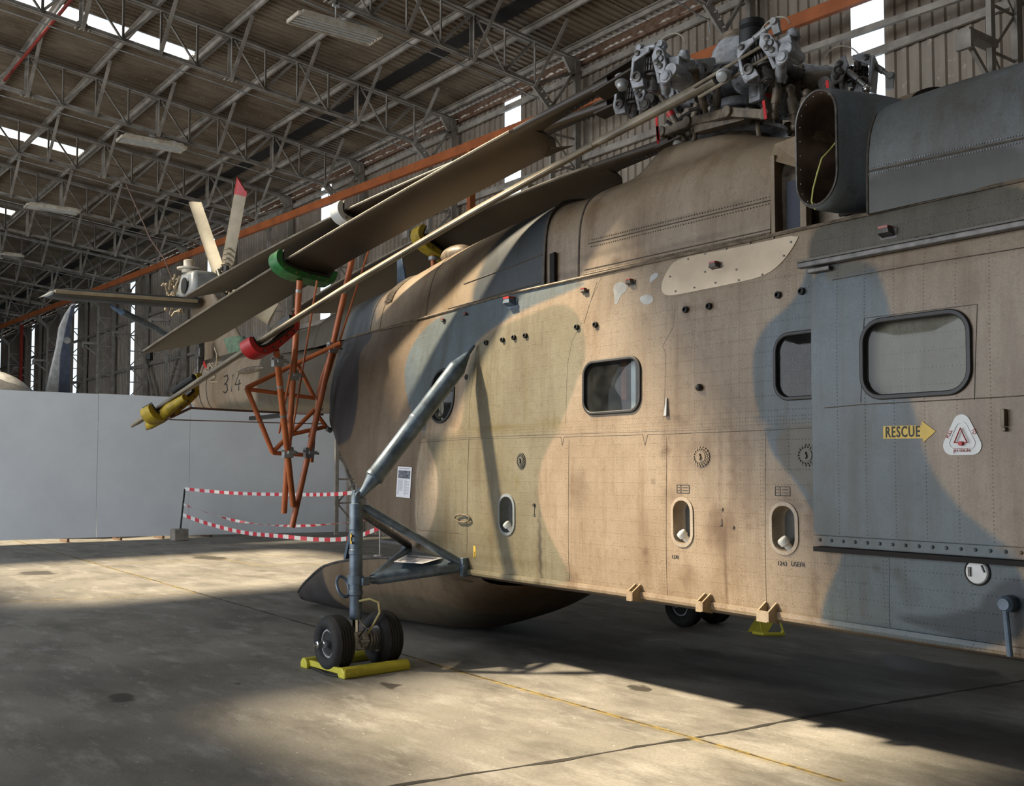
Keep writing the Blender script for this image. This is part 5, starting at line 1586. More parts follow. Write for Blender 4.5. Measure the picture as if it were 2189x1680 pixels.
mb = MB().tube([(x, -LR.prof(float(x))[-1][0], LR.prof(float(x))[-1][1]) for x in np.arange(-4.15, .24, .1)], .016, 6)
part('ramp_rim', mb, M['alu_dark'], rp)
part('ramp_stay', MB().beam((-2.0, -.9, 1.9), (-2.5, -.9, .7), .05, .05).beam((-1.0, .6, 2.6), (-2.6, .85, .7), .05, .05), M['gear'], heli)

# landing gear -----------------------------------------------------------------
def gear(sy):
    Yl = -2.13; q = lambda x, y, z: V((x, sy * -y if False else y * (1 if sy > 0 else -1), z))
    lab = 'starboard' if sy > 0 else 'port'
    leg = part('wheel_leg', MB().lathe(q(0, Yl, .42), (0, 0, 1), [(0, .050), (.02, .052), (.20, .052), (.21, .060), (.24, .060), (.25, .054), (.30, .054), (.302, .064), (.37, .066), (.372, .056), (.55, .056), (.555, .063), (.59, .063), (.60, .057), (.76, .057), (.765, .064), (.80, .064), (.81, .060), (.985, .060), (.99, .048), (1.04, .046), (1.07, .03)], 28), M['gear'], heli, smooth=30, label='blue grey shock strut above the twin wheels' if sy > 0 else None)
    part('oleo', MB().cyl(q(0, Yl, .22), q(0, Yl, .44), .030, n=20), M['chrome'], leg)
    part('leg_lug', MB().box(q(0, Yl - .0, 1.47), (.05, .07, .10)).cyl(q(-.05, Yl, 1.48), q(.05, Yl, 1.48), .032, n=14).box(q(-.07, Yl, .745), (.10, .05, .09)).box(q(.065, Yl + (.05 if sy > 0 else .05), .745), (.06, .07, .07)), M['gear'], leg, bevel=.008)
    a = math.pi
    part('shackle', MB().tube([q(-.12 + .0 * i, Yl - .06 + .055 * math.cos(t), .69 + .085 * math.sin(t)) + V((-.05 * math.sin(t), 0, 0)) for i, t in enumerate(np.linspace(0, 2 * math.pi, 15)[:-1])], .014, 8, True), M['gear'], leg)
    top, bot = q(.29, -1.10, 2.82), q(.03, Yl + .02, 1.47)
    d = bot - top
    pt = lambda t: top + d * t
    part('main_strut', MB().tube([pt(.0), pt(.06), pt(.065), pt(.15), pt(.155), pt(.17), pt(.5), pt(.505), pt(.52), pt(.525), pt(.86), pt(.865), pt(.885), pt(.89), pt(.955), pt(1.0)],
         [.012, .020, .026, .074, .080, .080, .080, .085, .085, .080, .079, .084, .084, .068, .040, .030], 24), M['gear'], heli, smooth=40, label='long diagonal strut from fuselage to wheel leg' if sy > 0 else None)
    c1, c2 = q(.13, -1.15, .82), q(-.80, -1.14, .90)
    r0 = q(.02, Yl + .06, .745); r1 = q(-.05, Yl + .1, .76)
    arm = part('lower_arm', MB().tube([r0, r0.lerp(c1, .10), r0.lerp(c1, .14), r0.lerp(c1, .93), c1], [.025, .030, .052, .052, .045], 16).tube([r0.lerp(c1, .1), c2], [.045, .05], 12)
         .prism([r0.lerp(c1, .12) + V((0, 0, .035)), c1 + V((-.05, 0, .045)), c2 + V((0, 0, .02))], (0, 0, -.012)), M['gear'], heli, smooth=40)
    part('fuselage_fitting', MB().box(c1 + V((.05, q(0, .02, 0).y, .0)), (.05, .07, .17)).box(c1 + V((.0, q(0, .03, 0).y, .0)), (.11, .05, .09)).box(c2, (.10, .06, .10)).cyl(c1 + V((-.08, 0, 0)), c1 + V((.09, 0, 0)), .022), M['gear'], arm, bevel=.006)
    part('drag_strut', MB().tube([q(.02, Yl + .03, 1.385), q(.03, Yl + .09, 1.36), c1 + V((-.01, q(0, -.05, 0).y, .07)), c1 + V((.02, 0, .04))], [.02, .037, .037, .03], 14), M['gear'], heli)
    part('rear_strut', MB().tube([q(-.02, Yl + .03, 1.34), q(-.06, Yl + .10, 1.31), c2 + V((.03, 0, .06)), c2], [.02, .034, .034, .03], 14), M['alu_dark'], heli)
    ax = q(0, 0, .238)
    part('axle', MB().cyl(q(0, -2.50, .238), q(0, -1.74, .238), .026, n=14).box(q(0, Yl, .24), (.09, .13, .15)), M['chrome'] if False else M['alu'], leg, bevel=.004)
    mb = MB()
    for k in range(8):
        y0 = -2.03 + .014 * k
        mb.cyl(q(0, y0, .238), q(0, y0 + .007, .238), .098 if k % 2 == 0 else .085, n=28)
    mb.cyl(q(0, -2.10, .238), q(0, -2.04, .238), .075, n=20)
    for k in range(5):
        t = k * 1.2; mb.cyl(q(.07 * math.cos(t), -2.12, .238 + .07 * math.sin(t)), q(.07 * math.cos(t), -2.04, .238 + .07 * math.sin(t)), .018, n=10)
    part('brake_pack', mb, M['alu'], leg)
    for k, yc in enumerate((-2.33, -1.865)):
        s = -1 if k == 0 else 1
        prof = []
        w = .097
        for (h, r) in ((-w * .55, .115), (-w * .8, .125), (-w * .95, .150), (-w, .178), (-w * .93, .204), (-w * .75, .221), (-.050, .2315)):
            prof.append((h, r))
        for g_ in (-.040, -.014, .014, .040):
            prof += [(g_ - .004, .2352), (g_ - .0025, .229), (g_ + .0025, .229), (g_ + .004, .2352)]
        for (h, r) in ((.050, .2315), (w * .75, .221), (w * .93, .204), (w, .178), (w * .95, .150), (w * .8, .125), (w * .55, .115)): prof.append((h, r))
        ty = part('tyre', MB().lathe(q(0, yc, .238), (0, 1, 0), prof, 56), M['rubber_tyre'], leg, smooth=50, label='outboard tyre with circumferential grooves' if k == 0 and sy > 0 else None)
        rm = part('wheel_rim', MB().lathe(q(0, yc, .238), (0, s if sy > 0 else -s, 0), [(-.06, .11), (.055, .118), (.062, .118), (.064, .104), (.03, .098), (.02, .06), (.03, .052), (.045, .05), (.05, .03), (.052, .001)], 36), M['alu'], leg, smooth=40)
        mb = MB()
        for j in range(9):
            t = 2 * math.pi * j / 9; mb.cyl(q(.078 * math.cos(t), yc + s * .018, .238 + .078 * math.sin(t)), q(.078 * math.cos(t), yc + s * .042, .238 + .078 * math.sin(t)), .008, n=8)
        part('wheel_bolts', mb, M['alu_dark'], leg)
    part('hub_spindle', MB().lathe(q(0, -2.36, .238), (0, -1 if sy > 0 else 1, 0), [(0, .034), (.08, .034), (.085, .026), (.12, .026), (.122, .034), (.135, .034), (.14, .02), (.16, .018)], 18), M['chrome'], leg)
    part('brake_hose', MB().tube([q(.06, Yl + .0, .58), q(.12, -2.06, .60), q(.16, -2.00, .57), q(.15, -1.98, .48), q(.11, -2.02, .38), q(.08, -2.06, .30)], .010, 8), M['hose'], leg)
    part('torque_link', MB().tube([q(.03, -2.13, .44), q(.16, -2.12, .37), q(.04, -2.12, .27)], .008, 6), M['alu_dark'], leg)
    return leg
lg = gear(1); gear(-1)
text('t', .16, M['sign_yellow'], lg, (.02, -2.192, 1.115), V((.96, -.28, 0)), V((0, 0, 1)), bold=.004)
# placards resting on the arm plate and stuck on the fuselage
def sheet(name, quad, label, th=.003, art=True):
    q = [V(p) for p in quad]; n = (q[1] - q[0]).cross(q[3] - q[0]).normalized() * th
    o = part(name, MB().prism(q, n), M['paper'], smooth=0); tag(o, label, 'information sheet')
    P = lambda u, v: q[0] * (1 - u) * (1 - v) + q[1] * u * (1 - v) + q[2] * u * v + q[3] * (1 - u) * v + n * 1.3
    mb = MB(); mb.prism([P(.08, .62), P(.92, .62), P(.92, .88), P(.08, .88)], n * .2)
    part('photo_print', mb, M['print'], o, smooth=0)
    mb = MB(); mb.prism([P(.12, .93), P(.88, .93), P(.88, .955), P(.12, .955)], n * .2)
    for i in range(16):
        v = .56 - .031 * i
        mb.prism([P(.08, v), P(.44 if i < 12 else .2, v), P(.44 if i < 12 else .2, v + .012), P(.08, v + .012)], n * .2)
        mb.prism([P(.54, v), P(.9 if i % 3 else .7, v), P(.9 if i % 3 else .7, v + .012), P(.54, v + .012)], n * .2)
    part('print_lines', mb, M['ink'], o, smooth=0)
    return o
M['paper'] = simple('white_paper', (.74, .74, .76), .5, 0, .05, 5., bmp=0)
M['ink'] = simple('grey_print', (.33, .33, .36), .6)
M['print'] = simple('printed_photograph', (.22, .24, .30), .5, 0, .9, 40., col2=(.04, .04, .04), bmp=0)
g = [pz(835, 1062), pz(867, 1065), pz(870, 999), pz(837, 997)]
sheet('information_sheet', [(x, SY(x, z) - .004, z) for x, z in g], 'white printed information sheet stuck on the tan fuselage beside the strut')
arm1 = V((0.02, -2.07, .745)).lerp(V((.13, -1.15, .82)), 1.)
sheet('information_sheet', [at(842, 1201, Z=.885), at(905, 1205, Z=.885), at(946, 1193, Z=.885), at(870, 1186, Z=.885)], 'white sheet lying flat on the grey wheel arm')

# rotor head ---------------------------------------------------------------------
HC = V((2.45, 0, 4.62))
mast = part('rotor_mast', MB().lathe((2.45, 0, 4.2), (0, 0, 1), [(0, .42), (.06, .42), (.10, .30), (.16, .26), (.20, .20), (.34, .15), (.5, .13), (.9, .12)], 36), M['alu_brown'], heli)
part('swashplate', MB().lathe((2.45, 0, 4.36), (.04, 0, 1), [(0, .36), (.02, .40), (.05, .40), (.07, .34), (.09, .24), (.12, .24), (.13, .17), (.135, .155), (.16, .155), (.165, .17), (.20, .17), (.205, .15), (.24, .15), (.25, .18), (.31, .18), (.32, .10)], 40), M['alu'], mast)
part('bearing_ring', MB().lathe((2.45, 0, 4.50), (0, 0, 1), [(0, .19), (.03, .205), (.06, .205), (.09, .19)], 40), M['chrome'], mast)
hubp = part('rotor_hub', MB().lathe((2.45, 0, 4.70), (0, 0, 1), [(0, .20), (.04, .34), (.10, .36), (.16, .34), (.20, .26), (.26, .24), (.40, .20), (.46, .16), (.47, .12)], 36).lathe((2.45, 0, 4.82), (0, 0, 1), [(0, .36), (.04, .40), (.06, .38)], 36), M['alu'], heli)
part('hub_cap', MB().lathe((2.45, 0, 5.10), (0, 0, 1), [(0, .15), (.04, .16), (.08, .16), (.10, .13), (.13, .13), (.14, .10)], 28), M['alu_brown'], hubp)
part('hub_drum', MB().lathe((2.70, -.12, 5.02), (0, 0, 1), [(0, .10), (.12, .10), (.14, .085), (.16, .10), (.2, .10)], 24), M['black'], hubp)
def bez(c, n=16):
    out = []
    for i in range(n + 1):
        p = [V(q) for q in c]; t = i / n
        while len(p) > 1: p = [p[j].lerp(p[j + 1], t) for j in range(len(p) - 1)]
        out.append(p[0])
    return out
def gearwheel(mb, c, ax, r, h, n=22):
    c, ax = V(c), V(ax).normalized(); u = V((0, 0, 1)) if abs(ax.z) < .9 else V((1, 0, 0)); a = ax.cross(u).normalized(); b = ax.cross(a)
    mb.cyl(c - ax * h / 2, c + ax * h / 2, r * .86, n=24)
    for i in range(n):
        t = 2 * math.pi * i / n; d = a * math.cos(t) + b * math.sin(t); mb.box(c + d * r * .9, (r * .22, r * .13, h), (d, ax.cross(d), ax))
ANG = [-37, -97, -157, 23, 83, 143]
blk = {}
BLK = [V((3.20, -.60, 4.635)), V((2.38, -.88, 4.75)), V((1.62, -.36, 4.86)), V((3.30, .38, 4.70)), V((2.6, .9, 4.75)), V((1.65, .62, 4.72))]
for k in range(6):
    b0 = BLK[k]; h0 = HC + V((0, 0, .16)); d = (b0 - h0); L = d.length; d.normalize(); z = V((0, 0, 1)); s = d.cross(z).normalized(); u = s.cross(d)
    # arm: sleeve, flange, tapered horn
    mb = MB().cyl(h0 + d * .30, h0 + d * .52, .105, .115, n=24).cyl(h0 + d * .50, h0 + d * .54, .15, n=24).cyl(h0 + d * .54, h0 + d * (L - .10), .11, .085, n=24)
    for j in range(12):
        t = 2 * math.pi * j / 12; q = h0 + (s * math.cos(t) + u * math.sin(t)) * .13; mb.cyl(q + d * .485, q + d * .56, .012, n=6)
    arm = part('hub_arm', mb, M['alu'] if k != 3 else M['alu_brown'], heli)
    mb = MB().hexa([h0 + d * .34 + s * .13 + u * .0, h0 + d * .34 - s * .13, h0 + d * .34 - s * .11 + u * .17, h0 + d * .34 + s * .11 + u * .17,
                    h0 + d * (L - .12) + s * .07 + u * -.02, h0 + d * (L - .12) - s * .07 + u * -.02, h0 + d * (L - .12) - s * .05 + u * .08, h0 + d * (L - .12) + s * .05 + u * .08])
    part('arm_fairing', mb, M['gear_light'] if k in (1, 2) else M['alu'], arm, bevel=.012, smooth=30)
    # fold hinge block: two end plates with the folding gears between them
    if k < 3: e1 = V((-.97, -.25, .10 if k else -.22)).normalized()
    else: e1 = d.copy()
    e2 = e1.cross(z).normalized(); e3 = e2.cross(e1)
    if e3.z < 0: e3 = -e3
    if e2.dot(CAMP - b0) < 0: e2 = -e2
    e1, e2, e3 = e1 * .84, e2 * .84, e3 * .84
    # plate on the blade side with a round lightening hole
    def plate(cc, pts, th):
        return MB().prism([cc + e2 * a + e3 * c for a, c in pts], e1 * th)
    part('hinge_cheek', plate(b0 + e1 * .13, [(-.13, -.12), (.10, -.17), (.15, -.10), (.14, .10), (.09, .17), (-.10, .16), (-.14, .08)], .03)
         .prism([b0 + e1 * .15 + e2 * .12 + e3 * .05, b0 + e1 * .13 + e2 * .12 + e3 * .17, b0 - e1 * .02 + e2 * .12 + e3 * .17, b0 - e1 * .02 + e2 * .12 + e3 * .13, b0 + e1 * .07 + e2 * .12 + e3 * .09], e2 * .025)
         .prism([b0 + e1 * .15 + e2 * .11 - e3 * .03, b0 + e1 * .03 + e2 * .11 - e3 * .10, b0 + e1 * .01 + e2 * .11 - e3 * .17, b0 + e1 * .12 + e2 * .11 - e3 * .18, b0 + e1 * .16 + e2 * .11 - e3 * .12], e2 * .03), M['alu'], arm, bevel=.005, smooth=30)
    part('hinge_cheek', plate(b0 - e1 * .13, [(-.12, -.12), (.08, -.15), (.13, -.06), (.12, .08), (.07, .15), (-.10, .14)], .035)
         .prism([b0 - e1 * .09 + e2 * .11 + e3 * .18, b0 - e1 * .17 + e2 * .11 + e3 * .12, b0 - e1 * .21 + e2 * .11 + e3 * .0, b0 - e1 * .19 + e2 * .11 - e3 * .10, b0 - e1 * .10 + e2 * .11 - e3 * .06, b0 - e1 * .05 + e2 * .11 + e3 * .08], e2 * .035), M['alu'], arm, bevel=.006, smooth=30)
    mb = MB()
    gearwheel(mb, b0 + e3 * .065, e3, .082, .040, 20); gearwheel(mb, b0 + e3 * .005, e3, .082, .040, 20)
    part('fold_gear', mb, M['alu_dark'], arm, smooth=0)
    mb = MB().cyl(b0 - e3 * .20, b0 + e3 * .15, .030, n=16).cyl(b0 - e3 * .19, b0 - e3 * .10, .045, n=16).cyl(b0 - e3 * .06, b0 - e3 * .04, .07, n=20)
    mb.lathe(b0 + e1 * .085 + e2 * .14 - e3 * .085, e2, [(0, .040), (.02, .040), (.024, .024), (.01, .022)], 18)
    mb.lathe(b0 + e1 * .10 + e2 * .145 + e3 * .13, e2, [(0, .024), (.015, .022), (.02, .010)], 12)
    for c1, c2 in ((-.13, .10), (-.15, -.02), (-.11, .02)):
        mb.lathe(b0 + e1 * c1 + e2 * .145 + e3 * c2, e2, [(0, .024), (.012, .022), (.016, .010)], 12)
    mb.tube([b0 - e1 * .145 + e2 * .15 + (e1 * math.cos(t) + e3 * math.sin(t)) * .03 + e3 * .045 for t in np.linspace(0, 2 * math.pi, 13)[:-1]], .006, 6, True)
    part('hinge_pin', mb, M['alu_dark'], arm)
    # link rod across the top
    A0, B0 = b0 + e3 * .19 + e1 * .10 + e2 * .09, b0 + e3 * .20 - e1 * .11 + e2 * .07
    if k == 0: A0, B0 = b0 + e3 * .17 + e1 * .10 + e2 * .06, b0 + e3 * .24 - e1 * .20 + e2 * .06
    if k == 3: A0, B0 = b0 + e3 * .17 + e1 * .06, b0 + e1 * .30 + e3 * -.02 + e2 * .02
    mb = MB().cyl(A0, B0, .017, n=12).sphere(A0, .034, 12, 8).sphere(B0, .036, 12, 8).cyl(A0.lerp(B0, .3), A0.lerp(B0, .7), .024, n=12)
    mb.cyl(A0 - e2 * .05, A0 + e2 * .05, .022, n=12).cyl(B0 - e2 * .05, B0 + e2 * .05, .024, n=12).box(A0 - e3 * .05, (.05, .07, .09), (e1, e2, e3)).box(B0 - e3 * .05, (.06, .05, .12), (e1, e2, e3))
    part('fold_link', mb, M['gear_light'] if k in (0, 3) else M['alu'], arm)
    # hub side casting and actuator
    mb = MB().box(b0 - e1 * .24 - e3 * .02, (.14, .18, .18), (e1, e2, e3)).cyl(b0 - e1 * .26 - e2 * .14 - e3 * .06, b0 - e1 * .26 + e2 * .14 - e3 * .06, .05, n=16)
    mb.cyl(b0 - e1 * .30 + e3 * .05, b0 - e1 * .30 + e3 * .10, .05, n=16).cyl(b0 - e1 * .30 + e3 * .10, b0 - e1 * .30 + e3 * .14, .035, n=14)
    mb.lathe(b0 - e1 * .22 + e2 * .13 - e3 * .12, e2, [(0, .05), (.02, .05), (.025, .036), (.035, .034), (.036, .02)], 16)
    mb.cyl(b0 - e1 * .08 - e3 * .17 - e2 * .1, b0 - e1 * .20 - e3 * .13 + e2 * .12, .04, n=14)
    part('hinge_casting', mb, M['alu'] if k in (0, 1, 3) else M['alu_dark'], arm, bevel=.01)
    mb = MB()
    t1 = b0 - d * .42 + s * .16 + u * .02; t2 = h0 + d * .28 + s * .30 + u * .05
    mb.cyl(t1, t1.lerp(t2, .55), .055, n=16).cyl(t1.lerp(t2, .5), t2, .022, n=12).sphere(t1, .05, 12, 8).cyl(t1.lerp(t2, .2), t1.lerp(t2, .25), .064, n=16)
    part('lag_damper', mb, M['alu_dark'], arm)
    # pitch rod down to the swashplate
    a1 = h0 + d * .62 - s * .17 - u * .02; a2 = V((2.45, 0, 4.40)) + (d * 1.0 - z * d.z).normalized() * .42 - s * .10
    mb = MB().cyl(a1, a2, .022, n=12).cyl(a1.lerp(a2, .3), a1.lerp(a2, .7), .032, n=12).sphere(a1, .036, 12, 8).sphere(a2, .036, 12, 8).beam(a1, h0 + d * .60, .05, .05)
    part('pitch_rod', mb, M['alu_brown'], arm)
    if k in (0, 2, 4):
        part('rod_band', MB().cyl(a1.lerp(a2, .42), a1.lerp(a2, .5), .034, n=12), M['red'], arm)
    # looped lead
    ctl = [b0 - e1 * .30 + e3 * .20, b0 - e1 * .30 + e3 * .30, b0 - e1 * .16 + e3 * .38, b0 - e1 * .02 + e3 * .30, b0 + e1 * .03 + e3 * .16]; mb = MB().tube(bez(ctl), .005, 6)
    part('bonding_lead', mb, M['wire'], arm)
# swashplate scissors and servo links
for a in (-150, -100, -30, 30, 120):
    mb = MB()
    d = V((math.cos(math.radians(a)), math.sin(math.radians(a)), 0)); s = V((-d.y, d.x, 0)); c = V((2.45, 0, 4.40)) + d * .40
    for sg in (-1, 1): mb.cyl(c + s * sg * .03, c + s * sg * .05, .045, n=14)
    mb.beam(c - d * .12, c + d * .06, .05, .04).cyl(c + d * .02, c + d * .06 - V((0, 0, .16)), .02, n=10)
    part('swashplate_lug', mb, M['alu_brown'], mast, bevel=.005)
mb = MB().hexa([V((2.45, 0, 4.33)) + V(p) for p in ((-.02, -.50, 0), (.42, -.42, 0), (.40, -.34, 0), (-.02, -.40, 0), (-.02, -.50, .06), (.42, -.42, .06), (.40, -.34, .06), (-.02, -.40, .06))])
part('swashplate_lever', mb, M['alu_brown'], mast, bevel=.005)
P = [at(1420, 283, Y=-.35), at(1475, 262, Y=-.45), at(1560, 240, Y=-.52), at(1640, 245, Y=-.48)]
mb = MB()
for i in range(3): mb.beam(P[i], P[i + 1], .05, .07)
for p in P: mb.cyl(p - V((0, .05, 0)), p + V((0, .04, 0)), .045, n=16)
part('servo_beam', mb, M['alu_brown'], mast, bevel=.006)
for (x0, y0, x1, y1, Y) in ((1480, 270, 1440, 285, -.3), (1500, 190, 1475, 285, -.35), (1690, 190, 1700, 270, -.3), (1664, 170, 1655, 245, -.45), (1535, 180, 1530, 250, -.4), (1725, 200, 1715, 240, -.3)):
    a, b_ = at(x0, y0, Y=Y), at(x1, y1, Y=Y); mb = MB().cyl(a, b_, .024, n=12).sphere(a, .035, 10, 7).sphere(b_, .035, 10, 7).cyl(a.lerp(b_, .25), a.lerp(b_, .7), .034, n=12)
    part('servo_jack', mb, M['alu_brown'], mast)
a = at(1616, 160, Y=-.35); b_ = at(1616, 210, Y=-.35)
part('damper_fork', MB().box((a + b_) / 2, (.11, .05, .24)).cyl(a, b_ - V((0, 0, .0)), .045, n=16), M['alu'], mast, bevel=.01)
mb = MB(); rnd = random.Random(11)
for i in range(60):
    t = rnd.uniform(0, 6.28); r = rnd.uniform(.22, .55); z = rnd.uniform(4.42, 4.86); c = V((2.45 + r * math.cos(t), r * math.sin(t), z))
    d = V((rnd.uniform(-1, 1), rnd.uniform(-1, 1), rnd.uniform(-1, 1))).normalized()
    mb.cyl(c, c + d * rnd.uniform(.05, .16), rnd.uniform(.014, .035), n=8)
part('hub_fasteners', mb, M['alu_dark'], hubp)['kind'] = 'stuff'
for (px, py, L_) in ((1403, 245, .24), (1768, 172, .26), (1632, 215, .14), (1405, 270, .12)):
    a = at(px, py, Y=-.6 if px != 1768 else -.3)
    part('warning_streamer', MB().hexa([a + V((-.012, 0, 0)), a + V((.014, 0, 0)), a + V((.014, .004, 0)), a + V((-.012, .004, 0)),
         a + V((.004, 0, -L_)), a + V((.03, 0, -L_)), a + V((.03, .004, -L_)), a + V((.004, .004, -L_))][:4][::-1] + [a + V((.004, 0, -L_)), a + V((.004, .004, -L_)), a + V((.03, .004, -L_)), a + V((.03, 0, -L_))][::-1]) if False else
         MB().beam(a, a + V((.02, 0, -L_)), .024, .005, (0, 1, 0)), M['red_flag'], hubp, smooth=0)

# main rotor blades -----------------------------------------------------------------
CH = .54
BL = [dict(r=(2.976, -.75, 4.567), t=(-3.92, -2.86, 2.175), h=.12, mode='edge', lab='folded main rotor blade nearest the camera, seen edge on like a pale pole', mat='blade_pale'),
      dict(r=(1.978, -.9, 4.849), t=(-5.52, -2.26, 3.20), h=.09, mode=10, lab='broad brown folded main rotor blade resting in the green cradle', mat='blade'),
      dict(r=(1.36, -.35, 4.935), t=(-6.32, -1.45, 4.09), h=.15, mode=4, lab='folded main rotor blade behind, resting in the white cradle', mat='blade'),
      dict(r=(1.263, .5, 4.80), t=(-6.5, .26, 4.08), h=.19, mode=26, lab='folded main rotor blade on the far side over the spine', mat='blade')]
for k, B in enumerate(BL):
    r, t = V(B['r']), V(B['t']); s = (t - r); L = s.length; s.normalize()
    if B['mode'] == 'edge':
        mid = r.lerp(t, .45); vw = (mid - CAMP).normalized(); c = (vw - s * vw.dot(s)).normalized()
    else:
        h = V((0, 0, 1)); c = s.cross(h).normalized()
        if c.y < 0: c = -c
        dn = s.cross(c).normalized()
        if dn.z > 0: dn = -dn
        a = math.radians(B['mode']); c = (c * math.cos(a) + dn * math.sin(a)).normalized()
    n = s.cross(c).normalized()
    B['s'], B['c'], B['n'], B['L'] = s, c, n, L
    root = 1.25
    secs = []
    for (u, cw, th) in ((.10, .13, .085), (.35, .15, .080), (.9, .19, .070), (1.15, .24, .062)):
        o1 = r + s * u + V((0, 0, 4 * B['h'] * (u / L) * (1 - u / L))); secs.append(foil(o1, o1 + c * cw, n * th))
    b1 = part('rotor_blade', loft(secs), M[B['mat']], heli, smooth=50, label=B['lab'])
    part('erosion_strip', MB().tube([r + s * (1.2 + (L - 1.25) * i / 20) + V((0, 0, 4 * B['h'] * ((1.2 + (L - 1.25) * i / 20) / L) * (1 - (1.2 + (L - 1.25) * i / 20) / L))) + c * .008 for i in range(21)], .014, 6), M['blade_pale'], b1)
    secs = []
    for (u, a0, cw) in ((1.0, 0, .30), (1.22, 0, CH + .02), (1.225, 0, CH), (2.5, 0, CH), (4., 0, CH), (6., 0, CH), (L - .85, 0, CH), (L - .45, .0, CH - .20), (L - .12, .0, .15), (L, .0, .03)):
        o1 = r + s * u + c * a0; sag = V((0, 0, 4 * B['h'] * (u / L) * (1 - u / L)))
        secs.append(foil(o1 + sag, o1 + c * (cw - a0) + sag, n * (.060 if u < L - .1 else .03)))
    part('blade_skin', loft(secs), M[B['mat']], b1, smooth=50)
    if B['mode'] != 'edge':
        o1 = r + s * 1.22 + c * CH + V((0, 0, 4 * B['h'] * .13))
        part('root_corner', MB().prism([o1 - c * .16 + s * .02, o1 + s * .02 - c * .0, o1 - s * .22 + c * .02], n * .008), M[B['mat']], b1, smooth=0)

    # root fork and bolt
    mb = MB()
    for sg in (-1, 1): mb.prism([r + n * (.03 * sg) - s * .34 + c * -.02, r + n * (.03 * sg) + s * .25 + c * -.01, r + n * (.03 * sg) + s * .25 + c * .15, r + n * (.03 * sg) - s * .34 + c * .14], n * (.025 * sg))
    part('root_fork', mb, M['blade_pale'] if k < 1 else M['blade'], b1, bevel=.008)
    vn = n if (CAMP - r).dot(n) > 0 else -n
    ba = r + c * .06
    if k == 0: vn = (-c); ba = r + c * .02
    part('root_bolt', MB().lathe(ba, vn, [(0, .055), (.07, .055), (.075, .045), (.09, .045), (.10, .038), (.115, .036), (.12, .02)], 24), M['gear_light'], b1)
    mb = MB()
    for i in range(10): mb.cyl(r + s * (.1 + .06 * i) + c * .10 - n * .045 + V((0, 0, B['h'] * .04 * i)), r + s * (.1 + .06 * i) + c * .10 + n * .045 + V((0, 0, B['h'] * .04 * i)), .010, n=8)
    part('root_rivets', mb, M['alu_dark'], b1)
# empty arm sleeve at the right of the head
b0 = BLK[3]
part('end_fitting', MB().sphere(at(1853, 190, Y=.2), .035).cyl(at(1853, 190, Y=.2), at(1852, 210, Y=.2), .018, n=8).cyl(at(1800, 140, Y=.3), at(1850, 185, Y=.2), .018, n=10).sphere(at(1800, 140, Y=.3), .035).cyl(at(1815, 154, Y=.27), at(1835, 172, Y=.23), .026, n=10), M['chrome'], hubp)

# ============================================================ blade supports (not part of the aircraft)
def bpt(k, px):
    """point on blade k whose survey x is px."""
    B = BL[k]; r, t = V(B['r']), V(B['t']); best = None
    for i in range(400):
        p = r.lerp(t, i / 399) + V((0, 0, 4 * B['h'] * (i / 399) * (1 - i / 399))); d = p - CAMP; x = W / 2 + F * d.dot(RT) / d.dot(FWD)
        if best is None or abs(x - px) < best[0]: best = (abs(x - px), p)
    return best[1]
def cradle(parent, k, px, col, length=.15, pad='black'):
    B = BL[k]; o1 = bpt(k, px); s, c, n = B['s'], B['c'], B['n']
    dn = n if n.z < 0 else -n
    if B['mode'] == 'edge': dn = n if n.dot(V((0, 0, 1))) < 0 else -n
    out = [(-.10, -.09), (-.14, -.02), (-.13, .07), (-.06, .14), (.08, .17), (.30, .15), (.48, .13), (.62, .10), (.66, .02), (.68, -.07)]
    inn = [(-.05, -.07), (-.065, -.01), (-.05, .05), (.0, .075), (.12, .085), (.30, .08), (.46, .06), (.56, .05), (.58, .0), (.62, -.06)]
    P = lambda a, b: o1 + c * a + dn * b
    poly = [P(*q) for q in smoothpoly(out + inn[::-1], 2)]
    body = part('cradle', MB().prism([p - s * length / 2 for p in poly], s * length), M[col], parent, smooth=50, bevel=.008)
    pi = [(a * .9 + .0, b - .012) for a, b in inn]
    padp = [P(*q) for q in inn] + [P(a * .93, b - .022) for a, b in inn[::-1]]
    part('rubber_pad', MB().prism([p - s * (length * .55) for p in padp], s * length * 1.1), M[pad], body, smooth=0)
    mb = MB()
    for a, b in ((-.02, .11), (.12, .13), (.26, .12), (.40, .10), (.52, .09)):
        mb.cyl(P(a, b) - s * length * .6, P(a, b) + s * length * .6, .012, n=8)
    part('cradle_bolts', mb, M['alu_brown'], body)
    return P(.22, .16), body
XF = -3.10
fr = thing('blade_support_rack', 'orange tubular frame clamped to the rear edge of the fuselage', 'support frame', at(583, 966, X=XF))
def fx(px, py, X=XF): return at(px, py, X=X)
def otube(name, pts, r, parent, mat='orange', n=12): return part(name, MB().tube(pts, r, n), M[mat], parent)
otube('frame_tube', [at(728, 733, Y=-.88), fx(620, 784), fx(527, 829)], .028, fr)
otube('frame_tube', [at(728, 733, Y=-.88), at(714, 752, Y=-.90), at(700, 778, Y=-.93), at(690, 805, Y=-.95), at(683, 835, Y=-.96), at(678, 870, Y=-.96), fx(671, 915), fx(665, 988)], .028, fr)
otube('frame_tube', [fx(527, 829), fx(583, 968)], .028, fr)
otube('frame_tube', [fx(530, 832), fx(672, 851)], .024, fr)
otube('frame_tube', [fx(636, 778), fx(672, 850)], .024, fr)
otube('frame_tube', [fx(672, 876), fx(583, 966)], .026, fr)
otube('frame_tube', [fx(672, 878), fx(697, 912)], .024, fr)
otube('frame_tube', [fx(697, 912), fx(625, 928), fx(600, 948)], .024, fr)
otube('frame_tube', [fx(583, 968), fx(664, 973)], .024, fr)
